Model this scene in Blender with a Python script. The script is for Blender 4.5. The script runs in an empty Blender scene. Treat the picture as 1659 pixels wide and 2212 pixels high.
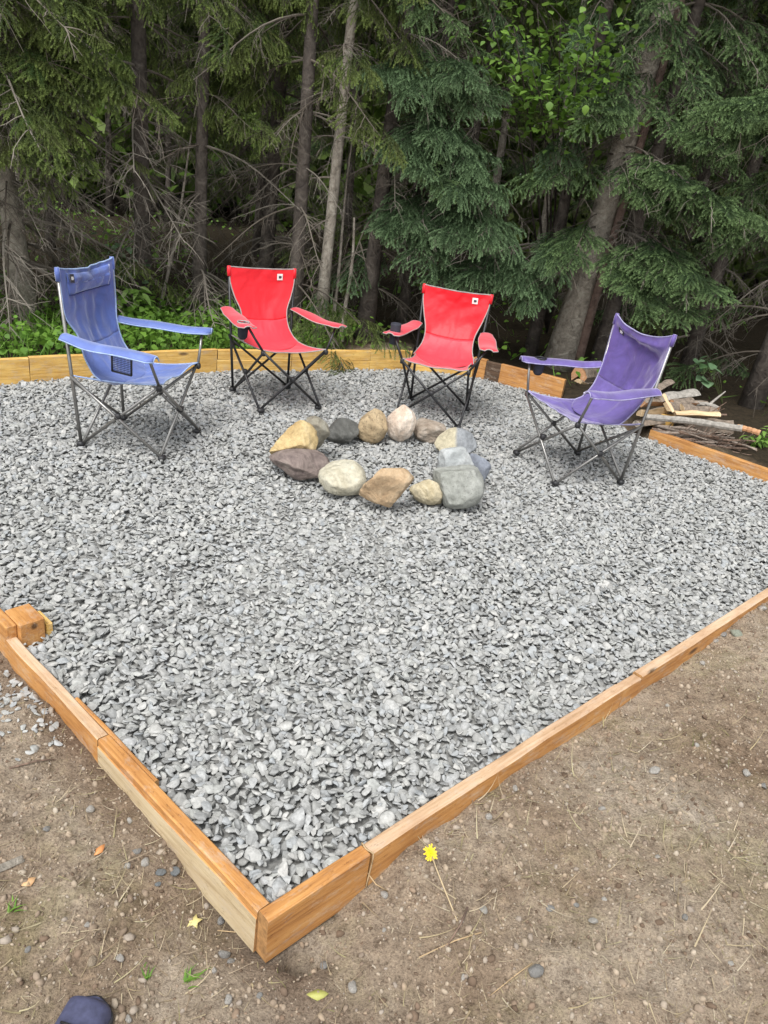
import bpy, bmesh, math, random
import numpy as np
from mathutils import Vector, Matrix, Euler

random.seed(7)
rng = np.random.default_rng(11)
SC = bpy.context.scene
COL = SC.collection
PI = math.pi

# ------------------------------------------------------------------ camera
CAM_F, CAM_PITCH, CAM_ROLL, CAM_H = 1695.2, 0.42106, 0.13673, 1.6723   # focal in px of a 1659x2212 picture
_fw = np.array([0, math.cos(CAM_PITCH), -math.sin(CAM_PITCH)])
_up0 = np.array([0, math.sin(CAM_PITCH), math.cos(CAM_PITCH)])
_rt0 = np.array([1.0, 0, 0])
_rt = math.cos(CAM_ROLL) * _rt0 + math.sin(CAM_ROLL) * _up0
_up = -math.sin(CAM_ROLL) * _rt0 + math.cos(CAM_ROLL) * _up0
_cp = np.array([0, 0, CAM_H])
cam_d = bpy.data.cameras.new('camera')
cam = bpy.data.objects.new('camera', cam_d)
COL.objects.link(cam)
M = Matrix.Identity(4)
for i in range(3):
    M[i][0] = _rt[i]; M[i][1] = _up[i]; M[i][2] = -_fw[i]; M[i][3] = _cp[i]
cam.matrix_world = M
cam_d.sensor_fit = 'VERTICAL'
cam_d.sensor_height = 24.0
cam_d.sensor_width = 18.0
cam_d.lens = CAM_F / 2212 * 24.0
cam_d.clip_start = 0.05
cam_d.clip_end = 2000
SC.camera = cam

# ------------------------------------------------------------------ sky, sun, exposure (overcast afternoon)
SUN_EL, SUN_AZ = math.radians(58), math.radians(200)      # azimuth clockwise from +Y
world = bpy.data.worlds.new('World')
SC.world = world
world.use_nodes = True
wn = world.node_tree.nodes; wl = world.node_tree.links
wn.clear()
w_out = wn.new('ShaderNodeOutputWorld'); w_bg = wn.new('ShaderNodeBackground')
w_sky = wn.new('ShaderNodeTexSky'); w_hsv = wn.new('ShaderNodeHueSaturation')
w_sky.sky_type = 'NISHITA'; w_sky.sun_disc = False
w_sky.sun_elevation = SUN_EL; w_sky.sun_rotation = SUN_AZ
w_sky.air_density = 1.0; w_sky.dust_density = 2.0; w_sky.ozone_density = 1.0
w_hsv.inputs['Saturation'].default_value = 0.12
wl.new(w_sky.outputs[0], w_hsv.inputs['Color']); wl.new(w_hsv.outputs[0], w_bg.inputs[0])
wl.new(w_bg.outputs[0], w_out.inputs[0])
w_bg.inputs[1].default_value = 0.13
sun_d = bpy.data.lights.new('sun', 'SUN'); sun_d.energy = 1.3; sun_d.angle = math.radians(24); sun_d.color = (1.0, 0.97, 0.93)
sun = bpy.data.objects.new('sun', sun_d); COL.objects.link(sun)
_sd = Vector((math.sin(SUN_AZ) * math.cos(SUN_EL), math.cos(SUN_AZ) * math.cos(SUN_EL), math.sin(SUN_EL)))
sun.rotation_euler = _sd.to_track_quat('Z', 'Y').to_euler()
sun.location = (0, 0, 20)
SC.view_settings.view_transform = 'Standard'
SC.view_settings.look = 'None'
SC.view_settings.gamma = 1.0
SC.view_settings.exposure = 1.1
SC.render.engine = 'CYCLES'
SC.cycles.use_light_tree = False
SC.cycles.max_bounces = 4
SC.cycles.diffuse_bounces = 2
SC.cycles.glossy_bounces = 2
SC.cycles.transparent_max_bounces = 4

# ------------------------------------------------------------------ helpers
def at(px, py, z=0.0):
    """point at height z seen at photograph position (px, py) (1659x2212 scale)"""
    d = _fw + (px - 829.5) / CAM_F * _rt + (1106 - py) / CAM_F * _up
    t = (z - CAM_H) / d[2]
    return Vector(_cp + d * t)

def at_y(px, py, y):
    d = _fw + (px - 829.5) / CAM_F * _rt + (1106 - py) / CAM_F * _up
    return Vector(_cp + d * (y / d[1]))

def project(P):
    q = np.asarray(P, float) - _cp
    d = q @ _fw
    return np.stack([829.5 + CAM_F * (q @ _rt) / d, 1106 - CAM_F * (q @ _up) / d], -1)

def _h(ix, iy, iz, s):
    n = (ix * 374761393 + iy * 668265263 + iz * 2147483647 + s * 1274126177) & 0xffffffff
    n = ((n ^ (n >> 13)) * 1274126177) & 0xffffffff
    n = ((n ^ (n >> 16)) * 2246822519) & 0xffffffff
    return ((n ^ (n >> 15)) & 0xffffff) / 0xffffff

def vnoise(P, scale=1.0, seed=0):
    P = np.asarray(P, float) * scale + 1000.0
    i = np.floor(P).astype(np.int64); f = P - i; f = f * f * (3 - 2 * f)
    r = 0
    for a in (0, 1):
        for b in (0, 1):
            for c in (0, 1):
                w = (f[..., 0] if a else 1 - f[..., 0]) * (f[..., 1] if b else 1 - f[..., 1]) * (f[..., 2] if c else 1 - f[..., 2])
                r = r + w * _h(i[..., 0] + a, i[..., 1] + b, i[..., 2] + c, seed)
    return r * 2 - 1

def fbm(P, scale, seed=0, oct=3):
    return sum(vnoise(P, scale * 2 ** k, seed + k) * 0.5 ** k for k in range(oct))

def smooth(x, a, b):
    t = np.clip((x - a) / (b - a), 0, 1)
    return t * t * (3 - 2 * t)

class MB:
    """collects pieces of one mesh"""
    def __init__(s): s.v = []; s.f = []; s.m = []; s.n = 0
    def add(s, verts, faces, mi=0):
        o = s.n
        s.v.extend([tuple(map(float, p)) for p in verts]); s.n += len(verts)
        s.f.extend([tuple(int(i) + o for i in f) for f in faces]); s.m.extend([mi] * len(faces))
        return s
    def tube(s, pts, rad, n=8, mi=0, cap=True, capmi=None, sq=1.0):
        pts = [Vector(p) for p in pts]
        if not hasattr(rad, '__len__'): rad = [rad] * len(pts)
        ref = Vector((0, 0, 1)); v = []; f = []
        t0 = (pts[-1] - pts[0]).normalized() if (pts[-1] - pts[0]).length > 1e-6 else Vector((1, 0, 0))
        if abs(t0.dot(ref)) > 0.9: ref = Vector((1, 0, 0))
        for i, p in enumerate(pts):
            t = (pts[min(i + 1, len(pts) - 1)] - pts[max(i - 1, 0)])
            t = t.normalized() if t.length > 1e-9 else t0
            a = t.cross(ref).normalized(); b = a.cross(t).normalized()
            for k in range(n):
                an = 2 * PI * k / n
                v.append(p + (a * math.cos(an) + b * math.sin(an) * sq) * rad[i])
        for i in range(len(pts) - 1):
            for k in range(n):
                f.append((i * n + k, i * n + (k + 1) % n, (i + 1) * n + (k + 1) % n, (i + 1) * n + k))
        s.add(v, f, mi)
        if cap:
            o = s.n - len(v)
            s.f.append(tuple(o + k for k in range(n))[::-1]); s.m.append(mi if capmi is None else capmi)
            s.f.append(tuple(o + len(v) - n + k for k in range(n))); s.m.append(mi if capmi is None else capmi)
        return s
    def box(s, c, d, R=None, mi=0, bev=0.0):
        bm = bmesh.new(); bmesh.ops.create_cube(bm, size=1.0)
        for q in bm.verts: q.co = Vector((q.co.x * d[0], q.co.y * d[1], q.co.z * d[2]))
        if bev: bmesh.ops.bevel(bm, geom=bm.edges[:] , offset=bev, segments=1, affect='EDGES')
        vs = [(R @ q.co if R else q.co) + Vector(c) for q in bm.verts]
        s.add(vs, [[q.index for q in f.verts] for f in bm.faces], mi); bm.free()
        return s
    def mesh(s, name, mats, smooth=True):
        me = bpy.data.meshes.new(name)
        me.from_pydata(s.v, [], s.f)
        for m in mats: me.materials.append(m)
        if len(mats) > 1: me.polygons.foreach_set('material_index', s.m)
        if smooth: me.polygons.foreach_set('use_smooth', [True] * len(s.f))
        me.update()
        return me
    def build(s, name, mats, parent=None, smooth=True):
        if not isinstance(mats, (list, tuple)): mats = [mats]
        return link(name, s.mesh(name, mats, smooth), parent)

def link(name, me, parent=None):
    o = bpy.data.objects.new(name, me); COL.objects.link(o)
    if parent: o.parent = parent
    return o

def tag(o, label=None, cat=None, group=None, kind=None):
    if label: o['label'] = label
    if cat: o['category'] = cat
    if group: o['group'] = group
    if kind: o['kind'] = kind
    return o

def thing(name, label, cat, loc=(0, 0, 0), rotz=0.0, group=None):
    o = bpy.data.objects.new(name, None); COL.objects.link(o)
    o.location = loc; o.rotation_euler = (0, 0, rotz); o.empty_display_size = 0.1
    return tag(o, label, cat, group)

def mesh_np(name, V, F, mats, smooth=False, attrs=None):
    """fast mesh from arrays; F is (n,3) or (n,4)"""
    me = bpy.data.meshes.new(name)
    V = np.asarray(V, np.float32); F = np.asarray(F, np.int32)
    me.vertices.add(len(V)); me.vertices.foreach_set('co', V.ravel())
    if len(F):
        k = F.shape[1]
        me.loops.add(F.size); me.loops.foreach_set('vertex_index', F.ravel())
        me.polygons.add(len(F)); me.polygons.foreach_set('loop_start', np.arange(0, F.size, k, dtype=np.int32))
        me.polygons.foreach_set('loop_total', np.full(len(F), k, np.int32))
        me.polygons.foreach_set('use_smooth', np.full(len(F), smooth))
    for m in mats: me.materials.append(m)
    for nm, (ty, arr) in (attrs or {}).items():
        a = me.attributes.new(nm, ty, 'POINT')
        a.data.foreach_set('vector' if ty == 'FLOAT_VECTOR' else 'value', np.asarray(arr).ravel())
    me.update(calc_edges=True)
    return me

# ------------------------------------------------------------------ scatter (geometry nodes) for uncountable stuff
_protos = {}
def proto_set(key, meshes):
    c = bpy.data.collections.new('protos_' + key)
    for i, me in enumerate(meshes):
        o = bpy.data.objects.new('%s_%02d' % (key, i), me); c.objects.link(o)
    ng = bpy.data.node_groups.new('scatter_' + key, 'GeometryNodeTree')
    ng.interface.new_socket('Geometry', in_out='INPUT', socket_type='NodeSocketGeometry')
    ng.interface.new_socket('Geometry', in_out='OUTPUT', socket_type='NodeSocketGeometry')
    N = ng.nodes; L = ng.links
    gi = N.new('NodeGroupInput'); go = N.new('NodeGroupOutput')
    ci = N.new('GeometryNodeCollectionInfo'); ci.inputs[0].default_value = c
    ci.inputs['Separate Children'].default_value = True; ci.inputs['Reset Children'].default_value = True
    ip = N.new('GeometryNodeInstanceOnPoints'); ip.inputs['Pick Instance'].default_value = True
    def attr(nm, ty):
        a = N.new('GeometryNodeInputNamedAttribute'); a.data_type = ty; a.inputs['Name'].default_value = nm
        return a.outputs[0]
    e2r = N.new('FunctionNodeEulerToRotation')
    L.new(attr('rot', 'FLOAT_VECTOR'), e2r.inputs[0])
    L.new(gi.outputs[0], ip.inputs['Points']); L.new(ci.outputs[0], ip.inputs['Instance'])
    L.new(attr('idx', 'INT'), ip.inputs['Instance Index']); L.new(e2r.outputs[0], ip.inputs['Rotation'])
    L.new(attr('scl', 'FLOAT_VECTOR'), ip.inputs['Scale']); L.new(ip.outputs[0], go.inputs[0])
    _protos[key] = ng

def scatter(name, key, P, R, S, I, parent=None):
    P = np.asarray(P, np.float32); S = np.asarray(S, np.float32)
    if S.ndim == 1: S = np.repeat(S[:, None], 3, 1)
    me = mesh_np(name, P, np.zeros((0, 3)), [], attrs={'rot': ('FLOAT_VECTOR', np.asarray(R, np.float32)),
                 'scl': ('FLOAT_VECTOR', S), 'idx': ('INT', np.asarray(I, np.int32))})
    o = link(name, me, parent)
    md = o.modifiers.new('scatter', 'NODES'); md.node_group = _protos[key]
    return o

# ------------------------------------------------------------------ materials
def new_mat(name):
    m = bpy.data.materials.new(name); m.use_nodes = True
    nt = m.node_tree
    return m, nt.nodes, nt.links, nt.nodes['Principled BSDF']

def ramp(N, stops):
    r = N.new('ShaderNodeValToRGB')
    e = r.color_ramp.elements
    e.remove(e[1])
    e[0].position = stops[0][0]; e[0].color = (*stops[0][1], 1)
    for p, c in stops[1:]:
        el = e.new(p); el.color = (*c, 1)
    return r

def coords(N, L, kind='Object', scale=(1, 1, 1), rot=(0, 0, 0)):
    t = N.new('ShaderNodeTexCoord'); mp = N.new('ShaderNodeMapping')
    mp.inputs['Scale'].default_value = scale; mp.inputs['Rotation'].default_value = rot
    L.new(t.outputs[kind], mp.inputs[0])
    return mp.outputs[0]

def noise(N, L, vec, scale, detail=4, rough=0.6, dist=0.0):
    n = N.new('ShaderNodeTexNoise'); n.inputs['Scale'].default_value = scale
    n.inputs['Detail'].default_value = detail; n.inputs['Roughness'].default_value = rough
    n.inputs['Distortion'].default_value = dist
    if vec is not None: L.new(vec, n.inputs['Vector'])
    return n.outputs['Fac']

def bump(N, L, h, b, strength=0.5, dist=0.01, prev=None):
    n = N.new('ShaderNodeBump'); n.inputs['Strength'].default_value = strength; n.inputs['Distance'].default_value = dist
    L.new(h, n.inputs['Height'])
    if prev is not None: L.new(prev, n.inputs['Normal'])
    if b is not None: L.new(n.outputs[0], b.inputs['Normal'])
    return n.outputs[0]

def mixc(N, L, fac, a, b, mode='MIX'):
    m = N.new('ShaderNodeMix'); m.data_type = 'RGBA'; m.blend_type = mode
    for sock, val in ((m.inputs[0], fac), (m.inputs[6], a), (m.inputs[7], b)):
        if hasattr(val, 'links'): L.new(val, sock)
        else: sock.default_value = val if not isinstance(val, tuple) else (*val, 1)
    return m.outputs[2]

def m_plain(name, col, rough=0.6, metal=0.0, var=0.25, scale=30):
    m, N, L, b = new_mat(name)
    v = coords(N, L)
    n = noise(N, L, v, scale)
    r = ramp(N, [(0.3, tuple(c * (1 - var) for c in col)), (0.7, tuple(min(1, c * (1 + var)) for c in col))])
    L.new(n, r.inputs[0]); L.new(r.outputs[0], b.inputs['Base Color'])
    b.inputs['Roughness'].default_value = rough; b.inputs['Metallic'].default_value = metal
    bump(N, L, n, b, 0.15, 0.002)
    return m

def m_fabric(name, col, sheen=0.35, tint=(1, 1, 1), fade=0.25, dark=0.8):
    m, N, L, b = new_mat(name)
    v = coords(N, L)
    n = noise(N, L, v, 7, 5, 0.65, 0.6); n2 = noise(N, L, v, 60, 3)
    r = ramp(N, [(0.3, tuple(c * dark for c in col)), (0.55, col), (0.8, tuple(min(1, c * (1 + fade) + 0.03 * fade) for c in col))])
    L.new(n, r.inputs[0]); L.new(r.outputs[0], b.inputs['Base Color'])
    b.inputs['Roughness'].default_value = 0.55
    b.inputs['Specular IOR Level'].default_value = 0.55
    b.inputs['Sheen Weight'].default_value = sheen; b.inputs['Sheen Roughness'].default_value = 0.4
    b.inputs['Sheen Tint'].default_value = (*tint, 1)
    b1 = bump(N, L, n, None, 0.3, 0.02)
    bump(N, L, n2, b, 0.25, 0.002, b1)
    return m

def m_wood(name, c0, c1, c2, grain=1.0, rough=0.65, stain=0.5):
    """boards: local x runs along the grain"""
    m, N, L, b = new_mat(name)
    v = coords(N, L, 'Object', (1.6 * grain, 30, 30))
    info = N.new('ShaderNodeObjectInfo')
    add = N.new('ShaderNodeVectorMath'); add.operation = 'ADD'
    comb = N.new('ShaderNodeCombineXYZ'); mul = N.new('ShaderNodeMath'); mul.operation = 'MULTIPLY'; mul.inputs[1].default_value = 50
    L.new(info.outputs['Random'], mul.inputs[0])
    for k in range(3): L.new(mul.outputs[0], comb.inputs[k])
    L.new(v, add.inputs[0]); L.new(comb.outputs[0], add.inputs[1])
    g = noise(N, L, add.outputs[0], 1.6, 5, 0.65, 1.2)
    r = ramp(N, [(0.28, c0), (0.5, c1), (0.72, c2)])
    L.new(g, r.inputs[0])
    v2 = coords(N, L, 'Object', (2.5, 6, 6))
    add2 = N.new('ShaderNodeVectorMath'); add2.operation = 'ADD'; L.new(v2, add2.inputs[0]); L.new(comb.outputs[0], add2.inputs[1])
    s = noise(N, L, add2.outputs[0], 2.2, 4, 0.6)
    rs = ramp(N, [(0.35, (0.62, 0.5, 0.42)), (0.6, (1, 1, 1))])
    L.new(s, rs.inputs[0])
    c = mixc(N, L, stain, r.outputs[0], rs.outputs[0], 'MULTIPLY')
    # knots
    vk = N.new('ShaderNodeTexVoronoi'); vk.inputs['Scale'].default_value = 1.0; vk.feature = 'F1'
    v3 = coords(N, L, 'Object', (2.2, 7, 7)); add3 = N.new('ShaderNodeVectorMath'); add3.operation = 'ADD'
    L.new(v3, add3.inputs[0]); L.new(comb.outputs[0], add3.inputs[1]); L.new(add3.outputs[0], vk.inputs['Vector'])
    rk = ramp(N, [(0.05, (1, 1, 1)), (0.11, (0, 0, 0))]); L.new(vk.outputs['Distance'], rk.inputs[0])
    c = mixc(N, L, rk.outputs[0], c, tuple(x * 0.35 for x in c0))
    d1 = noise(N, L, add2.outputs[0], 5.0, 6, 0.75); rd = ramp(N, [(0.52, (0, 0, 0)), (0.72, (0.55, 0.55, 0.55))]); L.new(d1, rd.inputs[0])
    c = mixc(N, L, rd.outputs[0], c, (0.50, 0.43, 0.35))
    v5 = coords(N, L, 'Object', (14, 40, 40)); d2 = noise(N, L, v5, 2.0, 5, 0.8); r5 = ramp(N, [(0.30, (0.45, 0.38, 0.33)), (0.42, (1, 1, 1))]); L.new(d2, r5.inputs[0])
    c = mixc(N, L, 0.8, c, r5.outputs[0], 'MULTIPLY')
    L.new(c, b.inputs['Base Color'])
    b.inputs['Roughness'].default_value = rough
    bb_ = bump(N, L, g, None, 0.35, 0.004)
    bump(N, L, d2, b, 0.4, 0.004, bb_)
    return m

def m_rock(name, c0, c1, c2, scale=6.0, speck=0.0, speck_col=(0.05, 0.04, 0.03), bumps=0.5, split=None):
    m, N, L, b = new_mat(name)
    v = coords(N, L)
    n = noise(N, L, v, scale, 8, 0.65, 0.8)
    r = ramp(N, [(0.3, c0), (0.5, c1), (0.7, c2)]); L.new(n, r.inputs[0])
    c = r.outputs[0]
    if split:      # two minerals meeting along a plane
        sx = N.new('ShaderNodeSeparateXYZ'); L.new(v, sx.inputs[0]); wob = N.new('ShaderNodeMath'); wob.operation = 'MULTIPLY_ADD'
        L.new(n, wob.inputs[0]); wob.inputs[1].default_value = 0.06; L.new(sx.outputs['X'], wob.inputs[2])
        rr_ = ramp(N, [(0.015, (0, 0, 0)), (0.035, (1, 1, 1))]); L.new(wob.outputs[0], rr_.inputs[0])
        c = mixc(N, L, rr_.outputs[0], split, c)
    n2 = noise(N, L, v, 38, 8, 0.8)
    rs = ramp(N, [(0.30, (0.35, 0.34, 0.33)), (0.46, (0.85, 0.85, 0.85)), (0.62, (1.15, 1.15, 1.15))]); L.new(n2, rs.inputs[0])
    c = mixc(N, L, 0.7, c, rs.outputs[0], 'MULTIPLY')
    if speck:
        n3 = noise(N, L, v, 90, 3, 0.6); rr = ramp(N, [(0.60, (0, 0, 0)), (0.68, (speck, speck, speck))]); L.new(n3, rr.inputs[0])
        c = mixc(N, L, rr.outputs[0], c, speck_col)
    L.new(c, b.inputs['Base Color']); b.inputs['Roughness'].default_value = 0.85
    b1 = bump(N, L, n, None, bumps, 0.03)
    bump(N, L, n2, b, 0.8, 0.008, b1)
    return m

def m_vary(name, cols, rough=0.8, tex=40, texamt=0.3, attr_tip=None, transl=0.0, bumps=0.0):
    """instanced little things: colour by instance, fine noise on top"""
    m, N, L, b = new_mat(name)
    info = N.new('ShaderNodeObjectInfo')
    r = ramp(N, [(i / max(1, len(cols) - 1), c) for i, c in enumerate(cols)])
    L.new(info.outputs['Random'], r.inputs[0])
    c = r.outputs[0]
    if attr_tip:
        a = N.new('ShaderNodeAttribute'); a.attribute_name = 'tip'
        c = mixc(N, L, a.outputs['Fac'], c, attr_tip)
    if texamt:
        g = N.new('ShaderNodeNewGeometry')
        n = noise(N, L, g.outputs['Position'], tex, 3, 0.6)
        rr = ramp(N, [(0.3, (1 - texamt,) * 3), (0.7, (1, 1, 1))]); L.new(n, rr.inputs[0])
        c = mixc(N, L, 1.0, c, rr.outputs[0], 'MULTIPLY')
        if bumps: bump(N, L, n, b, bumps, 0.004)
    L.new(c, b.inputs['Base Color']); b.inputs['Roughness'].default_value = rough
    b.inputs['Specular IOR Level'].default_value = 0.3
    if transl:
        t = N.new('ShaderNodeBsdfTranslucent'); mx = N.new('ShaderNodeMixShader'); mx.inputs[0].default_value = transl
        L.new(c, t.inputs['Color']); L.new(b.outputs[0], mx.inputs[1]); L.new(t.outputs[0], mx.inputs[2])
        L.new(mx.outputs[0], N['Material Output'].inputs['Surface'])
    return m

# ------------------------------------------------------------------ the pad: corners of the gravel bed (z = 0 is the gravel surface)
RAIL_Z = 0.02
C0 = at(580, 1992, RAIL_Z).xy                    # near corner of the frame
RP = at(1655, 1288, RAIL_Z).xy                   # on the right rail
LP = at(20, 1392, RAIL_Z).xy                     # on the left rail
B0 = at(0, 823, 0).xy; B1 = at(480, 795, 0).xy; B2 = at(880, 795, 0).xy
T0 = at(1030, 810, 0).xy; T1 = at(1212, 857, 0).xy
Q0 = at(1395, 945, 0).xy; Q1 = at(1659, 1037, 0).xy

def isect(p, q, r, s):
    d1 = q - p; d2 = s - r
    t = ((r.x - p.x) * d2.y - (r.y - p.y) * d2.x) / (d1.x * d2.y - d1.y * d2.x)
    return p + d1 * t
LC = isect(C0, LP, B1, B0)
RC = isect(C0, RP, Q0, Q1)
PAD = [C0, RC, Q0, T1, T0, B2, B1, B0, LC]

def in_poly(X, Y, poly):
    ins = np.zeros(X.shape, bool)
    n = len(poly)
    for i in range(n):
        x0, y0 = poly[i]; x1, y1 = poly[(i + 1) % n]
        c = ((y0 > Y) != (y1 > Y)) & (X < (x1 - x0) * (Y - y0) / (y1 - y0 + 1e-12) + x0)
        ins ^= c
    return ins

def edge_dist(X, Y, poly):
    d = np.full(X.shape, 1e9)
    n = len(poly)
    for i in range(n):
        a = np.array(poly[i]); b = np.array(poly[(i + 1) % n]); ab = b - a
        t = np.clip(((X - a[0]) * ab[0] + (Y - a[1]) * ab[1]) / (ab @ ab), 0, 1)
        d = np.minimum(d, np.hypot(X - a[0] - t * ab[0], Y - a[1] - t * ab[1]))
    return d

HOLE = at(650, 2068, -0.12).xy

def ground_z(X, Y):
    X = np.asarray(X, float); Y = np.asarray(Y, float)
    dc = np.hypot(X - C0.x, Y - C0.y)
    base = np.clip(-0.122 + 0.075 * smooth(dc, 0.05, 0.55) * smooth(Y, 0.9, 1.5) + 0.035 * np.clip(Y - 2.2, 0, 3), -0.16, 0.055)
    far = smooth(np.hypot(X, Y), 12, 80)
    P = np.stack([X, Y, 0 * X], -1)
    z = base + 0.018 * fbm(P, 2.2, 3) + 0.012 * fbm(P, 9, 5, 3) + 0.006 * fbm(P, 24, 6, 2) * smooth(Y, 5.5, 4) + far * 1.5 * (vnoise(P, 0.03, 9) * 0.5 + 0.5)
    z = z + 0.10 * smooth(Y, 7.5, 12) * (0.5 + 0.5 * vnoise(P, 0.5, 17))
    ed = edge_dist(X, Y, PAD); ins = in_poly(X, Y, PAD)
    z = np.where(ins & (ed > np.where(Y > 3.6, -1, 0.035)), np.minimum(z, -0.13), z)
    z = z - 0.10 * np.exp(-(ed / 0.09) ** 2) * smooth(Y, 3.6, 4.4)
    z = z - 0.012 * np.exp(-(ed / 0.12) ** 2)
    z = z - 0.15 * np.exp(-(((X - HOLE.x) ** 2 + (Y - HOLE.y) ** 2) / 0.034 ** 2) ** 2)
    return z
def gz(x, y): return float(ground_z(np.array([x]), np.array([y]))[0])

# ground sheet, fine near the camera, reaching the horizon
def fine_axis(a, b, c, d, far):
    m = np.concatenate([np.arange(c, a, 0.05), np.arange(a, b, 0.028), np.arange(b, d, 0.05)]); out = list(m); s_ = 0.05
    while out[-1] < far: s_ *= 1.25; out.append(out[-1] + s_)
    s_ = out[1] - out[0]
    while out[0] > -far: s_ *= 1.25; out.insert(0, out[0] - s_)
    return np.array(out)
gx = fine_axis(-2.4, 3.0, -4.2, 4.0, 400); gy = fine_axis(0.5, 3.9, 0.5, 7.8, 400)
GX, GY = np.meshgrid(gx, gy)
GZ = ground_z(GX, GY)
V = np.stack([GX, GY, GZ], -1).reshape(-1, 3)
nx = len(gx); ii = np.arange((len(gy) - 1) * (nx - 1)); a0 = (ii // (nx - 1)) * nx + ii % (nx - 1)
F = np.stack([a0, a0 + 1, a0 + nx + 1, a0 + nx], -1)

def m_ground():
    m, N, L, b = new_mat('packed_dirt')
    g = N.new('ShaderNodeNewGeometry').outputs['Position']
    n1 = noise(N, L, g, 1.6, 6, 0.65, 0.5)
    r1 = ramp(N, [(0.30, (0.19, 0.135, 0.092)), (0.42, (0.31, 0.238, 0.172)), (0.55, (0.39, 0.318, 0.242)), (0.70, (0.47, 0.405, 0.33))]); L.new(n1, r1.inputs[0])
    n2 = noise(N, L, g, 26, 8, 0.75); r2 = ramp(N, [(0.32, (0.42, 0.38, 0.35)), (0.45, (0.85, 0.84, 0.83)), (0.58, (1.08, 1.07, 1.05)), (0.70, (1.45, 1.42, 1.36))]); L.new(n2, r2.inputs[0])
    c = mixc(N, L, 1.0, r1.outputs[0], r2.outputs[0], 'MULTIPLY')
    n3 = noise(N, L, g, 2.7, 5, 0.7); r3 = ramp(N, [(0.52, (0, 0, 0)), (0.72, (0.5, 0.5, 0.5))]); L.new(n3, r3.inputs[0])
    c = mixc(N, L, r3.outputs[0], c, (0.27, 0.25, 0.11))                 # mossy, thin grass stain
    n4 = noise(N, L, g, 140, 4, 0.7); r4 = ramp(N, [(0.32, (0.45, 0.42, 0.4)), (0.5, (1.0, 1.0, 1.0)), (0.7, (1.35, 1.33, 1.3))]); L.new(n4, r4.inputs[0])
    c = mixc(N, L, 0.8, c, r4.outputs[0], 'MULTIPLY')
    # freshly dug, darker earth along the outside of the left rail
    eL = (C0 - LC).normalized(); dl = N.new('ShaderNodeVectorMath'); dl.operation = 'SUBTRACT'; L.new(g, dl.inputs[0]); dl.inputs[1].default_value = (C0.x, C0.y, 0)
    dt = N.new('ShaderNodeVectorMath'); dt.operation = 'DOT_PRODUCT'; L.new(dl.outputs[0], dt.inputs[0]); dt.inputs[1].default_value = (eL.y, -eL.x, 0)
    ab_ = N.new('ShaderNodeMath'); ab_.operation = 'ABSOLUTE'; L.new(dt.outputs['Value'], ab_.inputs[0])
    nd = noise(N, L, g, 7, 4); sb_ = N.new('ShaderNodeMath'); sb_.operation = 'MULTIPLY_ADD'; L.new(nd, sb_.inputs[0]); sb_.inputs[1].default_value = 0.22; L.new(ab_.outputs[0], sb_.inputs[2])
    md_ = N.new('ShaderNodeMapRange'); md_.inputs[1].default_value = 0.10; md_.inputs[2].default_value = 0.24; md_.inputs[3].default_value = 0.75; md_.inputs[4].default_value = 0.0; L.new(sb_.outputs[0], md_.inputs[0])
    c = mixc(N, L, md_.outputs[0], c, mixc(N, L, 1.0, (0.17, 0.12, 0.085), r4.outputs[0], 'MULTIPLY'))
    # needle litter of the forest floor begins behind the pad
    def side(p, n):
        sub = N.new('ShaderNodeVectorMath'); sub.operation = 'SUBTRACT'; L.new(g, sub.inputs[0]); sub.inputs[1].default_value = (p.x, p.y, 0)
        dt = N.new('ShaderNodeVectorMath'); dt.operation = 'DOT_PRODUCT'; L.new(sub.outputs[0], dt.inputs[0]); dt.inputs[1].default_value = (n.x, n.y, 0)
        return dt.outputs['Value']
    e1 = (B1 - B0).normalized(); e2 = (Q1 - Q0).normalized()
    mx = N.new('ShaderNodeMath'); mx.operation = 'MAXIMUM'; L.new(side(B0, Vector((-e1.y, e1.x))), mx.inputs[0]); L.new(side(Q0, Vector((-e2.y, e2.x))), mx.inputs[1])
    nn = noise(N, L, g, 1.2, 4); ad = N.new('ShaderNodeMath'); ad.operation = 'ADD'; L.new(mx.outputs[0], ad.inputs[0]); L.new(nn, ad.inputs[1])
    mr = N.new('ShaderNodeMapRange'); mr.inputs[1].default_value = 0.45; mr.inputs[2].default_value = 0.75; L.new(ad.outputs[0], mr.inputs[0])
    r5 = ramp(N, [(0.35, (0.022, 0.018, 0.012)), (0.65, (0.06, 0.045, 0.028))]); L.new(n2, r5.inputs[0])
    c = mixc(N, L, mr.outputs[0], c, r5.outputs[0])
    L.new(c, b.inputs['Base Color']); b.inputs['Roughness'].default_value = 0.95; b.inputs['Specular IOR Level'].default_value = 0.15
    b1 = bump(N, L, n2, None, 0.8, 0.03)
    bump(N, L, n4, b, 0.8, 0.006, b1)
    return m
ground = link('ground', mesh_np('ground', V, F, [m_ground()], True))
tag(ground, kind='structure')

# ------------------------------------------------------------------ stones used for gravel, pebbles, crumbs
def ico(sub):
    bm = bmesh.new(); bmesh.ops.create_icosphere(bm, subdivisions=sub, radius=1.0)
    v = np.array([q.co[:] for q in bm.verts]); f = np.array([[q.index for q in p.verts] for p in bm.faces]); bm.free()
    return v, f
ICO1, ICO2, ICO4 = ico(1), ico(2), ico(5)

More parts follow.
